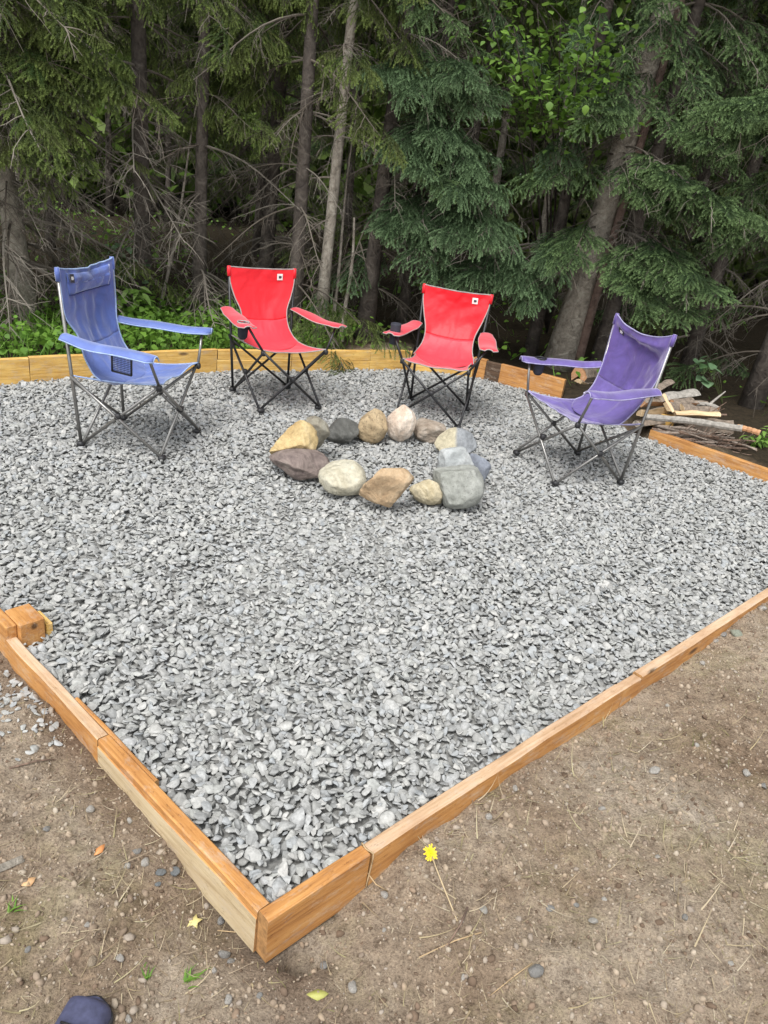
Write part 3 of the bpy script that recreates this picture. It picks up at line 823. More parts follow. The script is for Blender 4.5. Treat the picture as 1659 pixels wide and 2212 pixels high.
    if opts.get('pillow'):
        nu2, nv2 = 25, 15
        j0, j1, i0, i1 = 2, 15, 5, 36
        J = np.linspace(j0, j1, nv2); I = np.linspace(i0, i1, nu2)
        PP = np.array([[PB[int(round(j)), int(round(i))] for i in I] for j in J])
        uu = np.linspace(-1, 1, nu2); vv = np.linspace(-1, 1, nv2)
        puff = (1 - np.abs(uu[None]) ** 4) * (1 - np.abs(vv[:, None]) ** 4)
        PP[..., 1] -= 0.005 + 0.016 * puff + 0.004 * fbm(np.stack([uu[None] * 2 + 0 * vv[:, None], vv[:, None] * 1.2 + 0 * uu[None], 0 * puff + 9], -1), 2, 3)
        po = cloth('head_pillow', PP, r, fab, 0.004)
        MB().tube(edge(PP[-1] + np.array([0, -0.004, -0.001])), 0.0035, 6).build('seam', opts['seam'], po)
        # badge sits on the pillow
        bd.location = (0, -0.020, 0)
    # arms
    for sx in (-1, 1):
        A = V(sx * aa, ya, za); B = post(sx, za + opts.get('arm_rise', 0.01)) + V(sx * 0.012, -0.004, 0)
        d = (A - B); ln = d.length; d.normalize(); ext = 0.055
        side = V(d.y, -d.x, 0).normalized()
        if side.x * sx < 0: side = -side          # outwards
        wA = opts.get('arm_w', 0.105); nn, mm = 53, 17
        hole = (sx == opts.get('hole', 0)); ht, hr = (ln - 0.075) / (ln + ext), 0.037
        PA = np.zeros((nn, mm, 3))
        for j in range(nn):
            t = j / (nn - 1); s = t * (ln + ext)
            c = B + d * s
            w = wA * (0.72 + 0.28 * smooth(t, 0, 0.35)) * (1 - 0.55 * smooth(t, 0.955, 1.0))
            sg = -0.010 * math.sin(PI * min(1, s / ln)) + 0.004 * math.sin(9 * t + sx + sd)
            for i in range(mm):
                u = -1 + 2 * i / (mm - 1)
                p = c + side * (u * w / 2 + 0.012) + V(0, 0, sg + 0.010 - opts.get('drop', 0.012) * abs(u) ** 2.6)
                PA[j, i] = p
        sk = None
        if hole:
            def sk(i, j):
                t = (j + .5) / (nn - 1); u = -1 + 2 * (i + .5) / (mm - 1)
                return ((t - ht) * (ln + ext)) ** 2 + (u * wA / 2) ** 2 < hr ** 2
        ao = cloth('armrest', PA, r, fab_lit, 0.007, sk)
        pm = MB()
        loop = edge(PA[:, 0]) + edge(PA[-1])[1:] + edge(PA[::-1, -1])[1:]
        pm.tube(loop, 0.0042, 6); pm.build('piping', pipe, ao)
        if hole:
            c = B + d * (ht * (ln + ext)) + side * 0.012
            ring = [c + d * (math.cos(k * PI / 12) * hr) + side * (math.sin(k * PI / 12) * hr) + V(0, 0, 0.006) for k in range(25)]
            cup = MB(); ps = []
            for zz, rr in ((0.004, hr), (-0.04, hr * 0.95), (-0.09, hr * 0.85), (-0.105, hr * 0.5)):
                ps.append([(c + d * (math.cos(k * PI / 10) * rr) + side * (math.sin(k * PI / 10) * rr) + V(0, 0, zz)) for k in range(20)])
            vv = [p for q in ps for p in q]; ff = [(a * 20 + k, a * 20 + (k + 1) % 20, (a + 1) * 20 + (k + 1) % 20, (a + 1) * 20 + k) for a in range(3) for k in range(20)]
            ff.append(tuple(60 + k for k in range(20))); cup.add(vv, ff)
            ch = cup.build('cup_holder', M_MESHF, r)
            MB().tube(ring, 0.005, 6, cap=False).build('rim', M_PLAST if opts.get('dark_rim') else pipe, ch)
        if opts.get('pocket') == sx:       # see-through black mesh pocket hanging inside the arm
            c = B + d * (ln * 0.62) - side * (wA / 2 - 0.012) - V(0, 0, 0.028)
            w2, h2 = 0.060, 0.115
            net = MB()
            a1 = c - d * w2; a2 = c + d * w2
            q = [a1, a2, a2 - V(0, 0, h2), a1 - V(0, 0, h2)]
            fr = MB()
            for k in range(4): fr.tube([q[k], q[(k + 1) % 4]], 0.0055, 6)
            pk = fr.build('mesh_pocket', M_PLAST, r)
            for k in range(1, 14):
                net.tube([a1.lerp(a2, k / 14), a1.lerp(a2, k / 14) - V(0, 0, h2)], 0.0013, 4, cap=False)
            for k in range(1, 12):
                net.tube([a1 - V(0, 0, h2 * k / 12), a2 - V(0, 0, h2 * k / 12)], 0.0013, 4, cap=False)
            nt = net.build('netting', M_MESHF, pk); nt['kind'] = 'stuff'
        if opts.get('bottle_holder') == sx:   # black sleeve standing through the arm
            c = A - d * 0.045 + side * 0.012
            hld = MB(); rr = 0.036
            prof = [(-0.085, rr * 0.7), (-0.08, rr * 0.95), (-0.02, rr), (0.05, rr * 1.05), (0.062, rr * 0.98), (0.058, rr * 0.85), (0.0, rr * 0.82)]
            vv = [c + V(math.cos(k * PI / 9) * q, math.sin(k * PI / 9) * q, zz) for zz, q in prof for k in range(18)]
            ff = [(a * 18 + k, a * 18 + (k + 1) % 18, (a + 1) * 18 + (k + 1) % 18, (a + 1) * 18 + k) for a in range(len(prof) - 1) for k in range(18)]
            ff.append(tuple(range(18))[::-1]); ff.append(tuple((len(prof) - 1) * 18 + k for k in range(18)))
            hld.add(vv, ff); hld.build('bottle_holder', M_MESHF, r)
    return r
def fade_(U): return 1 - np.abs(U) ** 6

M_BLUE = m_fabric('blue_canvas', (0.085, 0.135, 0.40), 0.9, (0.80, 0.86, 1.0), 0.4, 0.7)
M_BLUE2 = m_fabric('sky_lit_blue_canvas', (0.105, 0.16, 0.44), 0.9, (0.82, 0.88, 1.0), 0.4, 0.75)  # paler copy: sky light on up-facing cloth put into the colour
M_BLUEP = m_plain('light_blue_piping', (0.30, 0.40, 0.62), 0.8)
M_RED = m_fabric('red_canvas', (0.76, 0.008, 0.020), 0.30, (1.0, 0.75, 0.80), 0.15, 0.9)
M_RED2 = m_fabric('sky_lit_red_canvas', (0.66, 0.034, 0.056), 0.55, (1.0, 0.8, 0.84), 0.2, 0.9)  # pinker red for seat and arms, sky light painted in
M_PURP = m_fabric('purple_canvas', (0.105, 0.07, 0.27), 0.9, (0.88, 0.84, 1.0), 0.4, 0.62)
M_PURP2 = m_fabric('sky_lit_purple_canvas', (0.125, 0.09, 0.30), 0.9, (0.9, 0.86, 1.0), 0.4, 0.7)  # purple lightened where seat and arms face the sky, light in the colour
M_PURPP = m_plain('lavender_piping', (0.32, 0.30, 0.48), 0.8)
M_NAVY = m_plain('navy_seam', (0.03, 0.045, 0.16), 0.8)
S_BLUE = (0.259, -0.241, 0.235, 0.274, -0.228, 0.431, 0.373, -0.210, 0.606, 0.293, 0.315, 0.952)
S_RED = (0.220, -0.251, 0.243, 0.235, -0.261, 0.427, 0.326, -0.202, 0.574, 0.252, 0.332, 0.857)
S_PURP = (0.254, -0.242, 0.234, 0.309, -0.217, 0.419, 0.376, -0.208, 0.613, 0.291, 0.309, 0.945)
chair('blue canvas camping chair with head pillow and black mesh pocket', S_BLUE, (-1.472, 4.307, 1.464), M_BLUE, M_BLUEP, M_STEEL,
      dict(seed=3, badge=(-0.62, 0.085, 0.042), badge_mats=(M_INK, M_WHITE), pillow=True, sky_lit=M_BLUE2, seam=M_NAVY, pocket=-1, hw=([0, .10, .26, .42, .54, .70, .85, 1.0], [1.0, 1.0, 1.0, .97, .80, .82, .88, .93]), dip=0.028, wrinkle=0.012, back_sag=0.03, drop=0.024, arm_w=0.115))
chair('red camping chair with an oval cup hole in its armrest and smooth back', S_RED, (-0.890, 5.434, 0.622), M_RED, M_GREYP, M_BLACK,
      dict(seed=11, badge=(0.58, 0.13, 0.042), badge_mats=(M_WHITE, M_INK), hole=-1, sky_lit=M_RED2, wrinkle=0.004, arm_w=0.125))
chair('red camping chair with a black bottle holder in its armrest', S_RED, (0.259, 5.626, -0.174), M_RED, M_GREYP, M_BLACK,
      dict(seed=17, badge=(0.58, 0.13, 0.042), badge_mats=(M_WHITE, M_INK), bottle_holder=-1, hw=([0, .10, .24, .40, .60, .72, .85, 1.0], [1.0, 1.0, .98, .90, .77, .80, .90, .96]), sky_lit=M_RED2, wrinkle=0.009, back_sag=0.035, dip=0.012, arm_w=0.125))
chair('purple camping chair with slumped top edge beside the firewood', S_PURP, (1.135, 4.812, -1.185), M_PURP, M_PURPP, M_STEEL,
      dict(seed=23, badge=(-0.68, 0.14, 0.048), badge_mats=(M_INK, M_WHITE), hole=-1, dark_rim=True, sky_lit=M_PURP2, hw=([0, .10, .26, .42, .54, .70, .85, 1.0], [1.0, 1.0, 1.0, 1.0, .95, .90, .90, .94]), dip=0.06, fold=0.024, wrinkle=0.012, back_sag=0.05, drop=0.024, arm_w=0.115))

# ------------------------------------------------------------------ firewood pile behind the right rail
M_BARK_L = m_plain('log_bark', (0.20, 0.16, 0.125), 0.95, var=0.5, scale=40)
M_BARK_G = m_plain('grey_log_bark', (0.30, 0.28, 0.25), 0.95, var=0.4, scale=40)
M_SPLIT = m_wood('fresh_split_wood', (0.50, 0.34, 0.17), (0.66, 0.50, 0.30), (0.74, 0.60, 0.40), stain=0.4)
M_SPLIT2 = m_wood('weathered_split_wood', (0.36, 0.30, 0.24), (0.50, 0.45, 0.39), (0.58, 0.54, 0.48), stain=0.3)
M_SPLIT3 = m_wood('reddish_split_wood', (0.36, 0.17, 0.08), (0.52, 0.28, 0.14), (0.62, 0.38, 0.21), stain=0.4)
M_TWIG = m_plain('dead_twig_bark', (0.17, 0.115, 0.085), 0.95, var=0.5, scale=60)
M_TWIG2 = m_plain('grey_twig_bark', (0.28, 0.23, 0.19), 0.95, var=0.4, scale=60)

def local_obj(name, mb, mats, p, q, label, cat, group):
    """mesh built along local x from 0 to length, placed from p to q"""
    d = Vector(q) - Vector(p)
    o = mb.build(name, mats, smooth=False)
    o.location = p; o.rotation_euler = d.to_track_quat('X', 'Z').to_euler()
    return tag(o, label, cat, group)

def split_log(p, q, r, label, seed, mats, wedge=PI * 0.55, roll=0.0):
    r_ = np.random.default_rng(seed); ln = (Vector(q) - Vector(p)).length
    n = 7; m = MB(); rings = []
    for i in range(9):
        x = ln * i / 8; ring = []
        s = 1 + 0.10 * math.sin(i * 1.3 + seed); dz = 0.05 * r * math.sin(i * 0.9 + seed)
        ring.append((x, 0, dz))
        for k in range(n):
            a = roll - wedge / 2 + wedge * k / (n - 1)
            rr = r * s * (1 + 0.06 * math.sin(3 * a + seed))
            ring.append((x + r_.uniform(-.004, .004), math.sin(a) * rr, math.cos(a) * rr + dz))
        rings += ring
    k = n + 1; F = []; MI = []
    for i in range(8):
        for j in range(k):
            F.append((i * k + j, i * k + (j + 1) % k, (i + 1) * k + (j + 1) % k, (i + 1) * k + j)); MI.append(1 if 1 <= j < n else 0)
    F.append(tuple(range(k))[::-1]); MI.append(0); F.append(tuple(8 * k + j for j in range(k))); MI.append(0)
    m.v = [tuple(map(float, v)) for v in rings]; m.n = len(rings); m.f = F; m.m = MI
    return local_obj('split_log', m, mats, p, q, label, 'log', 'pieces of the firewood pile')

def pole(name, p, q, r0, r1, label, seed, mats, cat, bend=0.02, knots=0):
    ln = (Vector(q) - Vector(p)).length; n = 14; m = MB()
    pts = [(ln * i / n, bend * math.sin(i * 0.55 + seed), bend * math.sin(i * 0.4 + seed * 2) * 0.6) for i in range(n + 1)]
    p0 = pts[0]; pts = [(a[0], a[1] - p0[1], a[2] - p0[2]) for a in pts]
    m.tube(pts, [(r0 + (r1 - r0) * i / n) * (1 + 0.10 * math.sin(i * 2.1 + seed)) for i in range(n + 1)], 9, 0, True, len(mats) - 1)
    r_ = np.random.default_rng(seed)
    for _ in range(knots):
        i = int(r_.integers(3, n - 1)); b = Vector(pts[i]); l2 = r_.uniform(.05, .16)
        dr = Vector((r_.uniform(.3, 1), r_.uniform(-1, 1), r_.uniform(0, 1))).normalized()
        m.tube([b, b + dr * l2 * .6, b + dr * l2], [r1 * .7, r1 * .5, r1 * .25], 5)
    return local_obj(name, m, mats, p, q, label, cat, 'pieces of the firewood pile')

def wp(px, py, y): return at_y(px, py, y)
W2 = [M_SPLIT2, M_BARK_G]; W1 = [M_SPLIT, M_BARK_L]; W3 = [M_SPLIT3, M_BARK_L]
for i, (a, b, ya, yb, r, wedge, roll, mats, lab) in enumerate((
    ((1250, 812), (1310, 806), 7.05, 7.45, 0.075, 1.5, 0, W3, 'short round log with pinkish cut face on top of the stack by the trunk'),
    ((1246, 838), (1315, 846), 7.0, 7.3, 0.07, 0.6, 0.4, W1, 'pale split log under the pinkish cut log'),
    ((1240, 862), (1345, 862), 6.95, 7.2, 0.10, 1.2, 0, W2, 'grey barked log at the foot of the stack by the trunk'),
    ((1412, 850), (1445, 832), 6.00, 6.25, 0.048, 0.7, 0.2, W1, 'small tan log stub pointing up beside the purple chair back'),
    ((1425, 868), (1500, 856), 6.05, 6.25, 0.062, 0.9, 0.3, W2, 'whitish weathered half log on top of the pile'),
    ((1385, 880), (1450, 874), 5.92, 6.15, 0.062, 0.6, 0.3, W3, 'reddish orange split log beside the purple chair frame'),
    ((1430, 854), (1452, 892), 5.86, 5.76, 0.022, 0.6, 0, [M_SPLIT, M_SPLIT], 'pale narrow split stick leaning down the front of the pile'),
    ((1440, 888), (1490, 874), 5.90, 6.1, 0.060, 0.7, -0.3, W1, 'grey chunk of split wood behind the leaning stick'),
    ((1385, 900), (1460, 890), 5.82, 6.0, 0.052, 0.6, 0.8, W1, 'pale split log with curling bark under the reddish one'),
    ((1455, 898), (1550, 902), 5.78, 5.82, 0.046, 0.55, -0.2, [M_SPLIT, M_SPLIT], 'long cream split log above the grey pole'),
    ((1375, 922), (1470, 912), 5.86, 6.0, 0.060, 0.8, 0.1, [M_SPLIT2, M_BARK_L], 'split log half hidden behind the yellow block'),
    ((1450, 876), (1525, 880), 6.00, 6.1, 0.050, 0.7, 0.5, W3, 'brown split log under the whitish half log'),
    ((1470, 886), (1545, 893), 5.92, 6.0, 0.045, 0.8, -0.4, W1, 'grey split log just behind the long cream one'),
    ((1430, 905), (1520, 905), 5.98, 6.1, 0.065, 1.2, 0, W3, 'dark barked log buried in the middle of the pile'),
    ((1480, 918), (1580, 925), 5.92, 5.9, 0.060, 1.3, 0, [M_SPLIT2, M_BARK_L], 'dark barked log lying behind the grey pole'),
    ((1420, 935), (1520, 935), 5.95, 6.0, 0.070, 1.4, 0, [M_SPLIT2, M_BARK_L], 'thick dark log at the bottom of the pile behind the sticks'))):
    split_log(wp(*a, ya), wp(*b, yb), r, lab, i + 1, mats, PI * wedge, roll)
pole('branch_pole', wp(1392, 900, 5.74), wp(1604, 924, 5.50), 0.024, 0.026, 'long grey barked pole resting across the pile', 3, [M_BARK_G, M_SPLIT], 'branch', 0.010)
pole('branch_pole', wp(1592, 921, 5.52), wp(1641, 936, 5.42), 0.019, 0.021, 'short peeled pinkish pole tip beside the grey pole', 5, [M_SPLIT3, M_SPLIT], 'branch', 0.003)
pole('branch_pole', wp(1478, 862, 6.15), wp(1552, 883, 6.0), 0.021, 0.017, 'thin knotty branch sticking out of the pile top', 8, [M_BARK_G, M_SPLIT3], 'branch', 0.012, 3)
pole('branch_pole', wp(1490, 908, 5.85), wp(1565, 893, 5.95), 0.014, 0.008, 'forked brown branch under the cream split log', 9, [M_TWIG, M_SPLIT3], 'branch', 0.02, 4)
r_ = np.random.default_rng(77)
for k in range(46):
    x0 = 1405 + r_.uniform(0, 90); lo = (x0 - 1405) * 0.16
    y0 = 916 + lo + r_.uniform(0, 40)
    x1 = min(x0 + r_.uniform(70, 170), 1632); y1 = y0 + (x1 - x0) * 0.16 + r_.uniform(-8, 14)
    yy = 5.80 - (x0 - 1405) * 0.0012 + r_.uniform(-0.05, 0.10)
    a = wp(x0, y0, yy); b = wp(x1, min(y1, 988), yy - 0.25 * (x1 - x0) / 200)
    a.z = max(a.z, gz(a.x, a.y) + 0.012); b.z = max(b.z, gz(b.x, b.y) + 0.012)
    pole('dry_stick', a, b, r_.uniform(0.007, 0.014), r_.uniform(0.003, 0.007), 'thin reddish brown dry stick in the bundle under the grey pole', k, [M_TWIG if k % 3 else M_TWIG2, M_SPLIT3], 'stick', 0.018, 2)

# ------------------------------------------------------------------ forest
M_BARK = m_rock('spruce_bark', (0.035, 0.028, 0.024), (0.085, 0.07, 0.058), (0.15, 0.13, 0.11), 9, 0, bumps=0.9)
M_BARKP = m_rock('pale_grey_bark', (0.14, 0.12, 0.095), (0.33, 0.295, 0.245), (0.46, 0.425, 0.36), 11, 0.4, (0.06, 0.05, 0.04), 0.9)
M_BARKR = m_rock('reddish_bark', (0.07, 0.045, 0.035), (0.15, 0.10, 0.08), (0.2, 0.14, 0.115), 10, 0, bumps=0.8)

def arr_tube(pts, r0, r1, n=3):
    """thin n-sided prism along pts, arrays"""
    pts = np.asarray(pts, float); k = len(pts)
    t = np.gradient(pts, axis=0); t /= np.linalg.norm(t, axis=1, keepdims=True) + 1e-12
    ref = np.array([0.13, 0.21, 0.97]); a = np.cross(t, ref); a /= np.linalg.norm(a, axis=1, keepdims=True) + 1e-12
    b = np.cross(a, t); rad = np.linspace(r0, r1, k)[:, None]
    V = []
    for j in range(n):
        an = 2 * PI * j / n; V.append(pts + (a * math.cos(an) + b * math.sin(an)) * rad)
    V = np.stack(V, 1).reshape(-1, 3); F = []
    for i in range(k - 1):
        for j in range(n):
            p, q, r, s = i * n + j, i * n + (j + 1) % n, (i + 1) * n + (j + 1) % n, (i + 1) * n + j
            F += [(p, q, r), (p, r, s)]
    return V, np.array(F)

class AB:
    def __init__(s): s.V = []; s.F = []; s.T = []; s.n = 0
    def add(s, V, F, tip=0.0):
        s.V.append(V); s.F.append(np.asarray(F) + s.n); s.n += len(V)
        s.T.append(np.full(len(V), tip) if not hasattr(tip, '__len__') else np.asarray(tip))
    def mesh(s, name, mat):
        return mesh_np(name, np.concatenate(s.V), np.concatenate(s.F), [mat], False, {'tip': ('FLOAT', np.concatenate(s.T).astype(np.float32))})

def needles(ab, P, Tn, r, per=3, ln=0.019, wd=0.0042, tip=None):
    """thin triangular needles standing off points P with axis Tn"""
    n = len(P)
    for _ in range(per):
        side = r.normal(size=(n, 3)); side -= (side * Tn).sum(1, keepdims=True) * Tn; side /= np.linalg.norm(side, axis=1, keepdims=True)
        d = Tn * 0.55 + side * 0.85; d /= np.linalg.norm(d, axis=1, keepdims=True)
        w = np.cross(d, r.normal(size=(n, 3))); w /= np.linalg.norm(w, axis=1, keepdims=True)
        l = ln * r.uniform(0.75, 1.15, (n, 1))
        V = np.stack([P - w * wd / 2, P + w * wd / 2, P + d * l], 1).reshape(-1, 3)
        F = np.arange(3 * n).reshape(-1, 3)
        tp = np.repeat(tip, 3) if tip is not None else 0.0
        ab.add(V, F, tp)

def spray(seed, mat, droop=0.3, dens=1.0):
    """flat fan of finger-like needled twigs, local x forward, about half a metre long"""
    r = np.random.default_rng(seed); ab = AB(); L0 = 0.46
    def curve(o, d, ln, dr, n=6):
        s = np.linspace(0, 1, n)[:, None]
        return o + d * s * ln + np.array([0, 0, -1.0]) * dr * ln * s ** 2
    main = curve(np.zeros(3), np.array([1.0, 0, 0.08]), L0, droop * 0.5, 10)
    lines = [(main, 1, 0.35)]
    s = 0.10; k = 0
    while s < 0.98:
        o = np.array([np.interp(s, np.linspace(0, 1, 10), main[:, i]) for i in range(3)])
        sd = 1 if k % 2 else -1; an = math.radians(r.uniform(32, 58)) * sd
        ln = (0.19 * (1 - s) ** 0.6 + 0.06) * r.uniform(0.7, 1.2)
        d = np.array([math.cos(an), math.sin(an), r.uniform(-0.3, 0.12)]); lines.append((curve(o, d, ln, droop * r.uniform(0.5, 2.2)), 0.8, 0.15))
        if ln > 0.13:
            for q in (0.45,):
                o2 = o + d * ln * q; a2 = an + math.radians(r.uniform(30, 50)) * (1 if r.random() < .5 else -1)
                lines.append((curve(o2, np.array([math.cos(a2), math.sin(a2), -0.25]), ln * 0.55, droop * 2), 0.7, 0.1))
        s += r.uniform(0.065, 0.10); k += 1
    for pts, w, u0 in lines:
        V, F = arr_tube(pts, 0.0030 * w, 0.0012 * w); ab.add(V, F, 0.0)
        seg = np.linalg.norm(np.diff(pts, axis=0), axis=1); ln = seg.sum(); m = max(5, int(ln * (1 - u0) / 0.0042 * dens))
        u = np.linspace(u0, 1, m); cs = np.concatenate([[0], np.cumsum(seg)]) / ln
        P = np.stack([np.interp(u, cs, pts[:, i]) for i in range(3)], 1)
        Tn = np.gradient(P, axis=0); Tn /= np.linalg.norm(Tn, axis=1, keepdims=True) + 1e-12
        needles(ab, P, Tn, r, 4, 0.0165, 0.0052, tip=np.clip((u - 0.25) / 0.75, 0, 1) * 0.9)
    return ab.mesh('needle_spray', mat)

def dead_branch(seed, mat):
    r = np.random.default_rng(seed); ab = AB()
    s = np.linspace(0, 1, 9); main = np.stack([s, 0.04 * np.sin(s * 3 + seed), -0.16 * s ** 2 + 0.03 * np.sin(5 * s)], 1)
    main[:, 1] -= main[0, 1]
    V, F = arr_tube(main, 0.0095, 0.0022, 5); ab.add(V, F)
    for k in range(16):
        t = r.uniform(0.15, 0.97); o = np.array([np.interp(t, s, main[:, i]) for i in range(3)])
        an = math.radians(r.uniform(25, 75)) * (1 if k % 2 else -1); ln = r.uniform(0.10, 0.36) * (1.1 - 0.7 * t)
        d = np.array([math.cos(an), math.sin(an), r.uniform(-0.7, 0.15)])
        u = np.linspace(0, 1, 5)[:, None]; pts = o + d * u * ln + np.array([0, 0, -0.3]) * ln * u ** 2 + r.normal(0, 0.006, (5, 3)) * u
        V, F = arr_tube(pts, 0.0034, 0.0012); ab.add(V, F)
        for q in range(3):
            o2 = pts[r.integers(1, 5)]; d2 = d + r.normal(0, 0.6, 3); l2 = ln * r.uniform(.2, .5)
            pts2 = o2 + d2 * np.linspace(0, 1, 3)[:, None] * l2 + np.array([0, 0, -0.25]) * l2 * (np.linspace(0, 1, 3)[:, None]) ** 2
            V, F = arr_tube(pts2, 0.002, 0.0009); ab.add(V, F)
    return ab.mesh('dead_branch', mat)

M_NEED = m_vary('spruce_needles', [(0.034, 0.064, 0.022), (0.050, 0.092, 0.030), (0.042, 0.080, 0.034), (0.062, 0.108, 0.036)], 0.6, 3, 0.35, attr_tip=(0.29, 0.44, 0.18), transl=0.12)
M_NEEDO = m_vary('olive_needles', [(0.040, 0.062, 0.018), (0.070, 0.100, 0.026), (0.08, 0.090, 0.030), (0.060, 0.115, 0.030)], 0.6, 3, 0.35, attr_tip=(0.30, 0.40, 0.11), transl=0.15)
M_NEEDB = m_vary('bluish_needles', [(0.042, 0.080, 0.034), (0.060, 0.108, 0.044), (0.052, 0.096, 0.040)], 0.6, 3, 0.3, attr_tip=(0.30, 0.46, 0.23), transl=0.15)
M_DEADB = m_vary('dead_spruce_twigs', [(0.08, 0.066, 0.052), (0.16, 0.14, 0.115), (0.25, 0.225, 0.19), (0.11, 0.09, 0.07)], 0.95, 8, 0.3)
dead = [dead_branch(s, M_DEADB) for s in (1, 2, 3, 4)]
proto_set('spruce', dead + [spray(s, M_NEED) for s in (11, 12, 13, 14)])
proto_set('olive', dead + [spray(s, M_NEEDO, 0.5, 0.8) for s in (21, 22, 23, 24)])
proto_set('bluish', dead + [spray(s, M_NEEDB, 0.45) for s in (31, 32, 33, 34)])

def frame_euler(d, roll=0.0):
    """euler turning local x to d with local z as upright as possible"""
    d = Vector(d).normalized(); z = Vector((0, 0, 1)); y = z.cross(d)
    y = y.normalized() if y.length > 1e-4 else Vector((0, 1, 0)); z2 = d.cross(y)
    m = Matrix((d, y, z2)).transposed()
    if roll: m = m @ Matrix.Rotation(roll, 3, 'X')
    return m.to_euler()

class Crown:
    def __init__(s, seed): s.P = []; s.R = []; s.S = []; s.I = []; s.r = np.random.default_rng(seed)
    def put(s, p, e, sc, i): s.P.append(tuple(p)); s.R.append(tuple(e)); s.S.append(sc); s.I.append(i)
    def branch(s, p, d, ln, green, start=0.3, sc=1.0, dens=1.0):
        r = s.r; d = Vector(d).normalized(); p = Vector(p); e = frame_euler(d, r.uniform(-.3, .3))
        s.put(p, e, ln, int(r.integers(0, 4)))
        if green <= 0: return
        Mx = e.to_matrix(); n = max(2, int(ln * (1 - start) / 0.10 * green * dens / sc))
        for k in range(n):
            t = start + (1 - start) * (k + r.uniform(0, 1)) / n
            q = p + Mx @ Vector((t * ln, 0, -0.16 * t * t * ln))
            yaw = (1 if k % 2 else -1) * r.uniform(0.25, 0.95) * (1 - 0.7 * (k == n - 1))
            dd = Mx @ Vector((math.cos(yaw), math.sin(yaw), r.uniform(-0.45, 0.02)))
            s.put(q, frame_euler(dd, r.uniform(-.5, .5)), r.uniform(0.62, 1.05) * sc * (1.05 - 0.35 * t), 4 + int(r.integers(0, 4)))
    def build(s, key, parent):
        o = scatter('crown', key, s.P, s.R, s.S, s.I, parent); o['kind'] = 'stuff'
        return o

def make_trunk(root, base, top, d0, d1, mat, seed, wob=0.03, n=12, sides=12):
    r = np.random.default_rng(seed); m = MB(); pts = []; rad = []
    for i in range(n + 1):
        t = i / n; w = wob * math.sin(PI * t)
        pts.append(Vector(base).lerp(Vector(top), t) - Vector(base) + Vector((w * math.sin(3 * t + seed), w * math.cos(2 * t + seed), 0)))
        rad.append((d0 + (d1 - d0) * t) / 2 * (1 + 0.35 * math.exp(-t * 40)))
    pts[0].z -= 0.1
    m.tube(pts, rad, sides)
    o = m.build('trunk', mat, root)
    return pts

def spruce(label, base, lean, dia, H, seed, key='spruce', bark=None, lmax=1.2, z_dead=0.6, g0=1.5, g1=3.5, green=1.0, whorl=0.36, nb=4, group=None, boughs=(), side_bias=None, name='spruce_tree', gmin=0.0):
    x, y = base; z0 = gz(x, y)
    root = thing(name, label, 'tree', (x, y, z0), 0, group)
    top = Vector((x + lean[0] * H, y + lean[1] * H, z0 + H))
    b = Vector((x, y, z0))
    make_trunk(root, b, top, dia, dia * 0.22, bark or M_BARK, seed)
    c = Crown(seed); r = c.r
    ax = (top - b)
    z = z_dead
    while z < H * 0.97:
        t = z / H; ctr = ax * t
        n = nb if z < 4.5 else 3
        for k in range(n):
            az = r.uniform(0, 2 * PI)
            ln = lmax * (1 - t) ** 0.6 * r.uniform(0.45, 1.1) + 0.15
            g = gmin + (1 - gmin) * float(smooth(z, g0, g1))
            alive = r.random() < g
            if not alive: ln *= 0.8
            d = Vector((math.cos(az), math.sin(az), r.uniform(-0.55, -0.05) if z < 4.5 else r.uniform(-0.15, 0.25)))
            if side_bias is not None and z < 4.5 and d.x * side_bias[0] + d.y * side_bias[1] < -0.3 and r.random() < 0.7: continue
            hi = z > 4.5
            c.branch(ctr, d, ln, (green if alive else 0) * (0.40 if hi else 1), 0.25, 2.0 if hi else 1.0)
        z += whorl * r.uniform(0.8, 1.2) * (1.0 if z < 4.5 else 1.25)
    for px, py, yy, gn in boughs:       # boughs the photograph shows clearly: reach from the stem to that point
        tip = at_y(px, py, yy) - b
        tz = min(max(tip.z + 0.25, 0.5), H * 0.9); s0 = ax * (tz / H)
        d = tip - s0
        c.branch(s0, d + Vector((0, 0, 0.14 * d.length)), d.length, gn, 0.35, 1.0, 1.9)
    c.build(key, root)
    return root
def gp(px, py, z=0.04): return at(px, py, z).xy

# edge trees seen one by one (foot of the trunk in the photograph)
spruce('thick pale barked spruce leaning beside the firewood, grey trunk bare low down', gp(1204, 792), (0.075, 0.02), 0.25, 9.5, 101, 'spruce', M_BARKP, 1.3, 1.3, 1.8, 3.4, 1.0, 0.5, 3, gmin=0.15,
       boughs=[(1470, 400, 6.6, 1.2), (1430, 440, 6.8, 1.2), (1380, 400, 6.9, 1), (1600, 450, 6.3, 1.2), (1560, 480, 6.4, 1.1), (1640, 470, 6.4, 1), (1300, 250, 6.9, 1), (1480, 290, 6.9, 1), (1170, 380, 7.1, 1), (1220, 520, 7.2, 0.9), (1330, 230, 7.0, .9)])
spruce('slim reddish trunk standing against the thick pale spruce', gp(1240, 800), (0.06, 0.03), 0.085, 8, 102, 'spruce', M_BARKR, 0.9, 1.4, 1.8, 3, 0.9,
       boughs=[(1500, 590, 6.5, 1.2), (1440, 600, 6.6, 1.2), (1400, 640, 6.6, 1.2), (1360, 600, 6.8, 1), (1460, 660, 6.5, 1.1), (1530, 620, 6.4, 1)])
spruce('dark trunked spruce right behind the slim reddish trunk', gp(1285, 800), (0.05, 0.03), 0.14, 9, 103, 'spruce', M_BARK, 1.1, 0.9, 1.6, 3.4, 0.9, 0.45, 3, gmin=0.1)
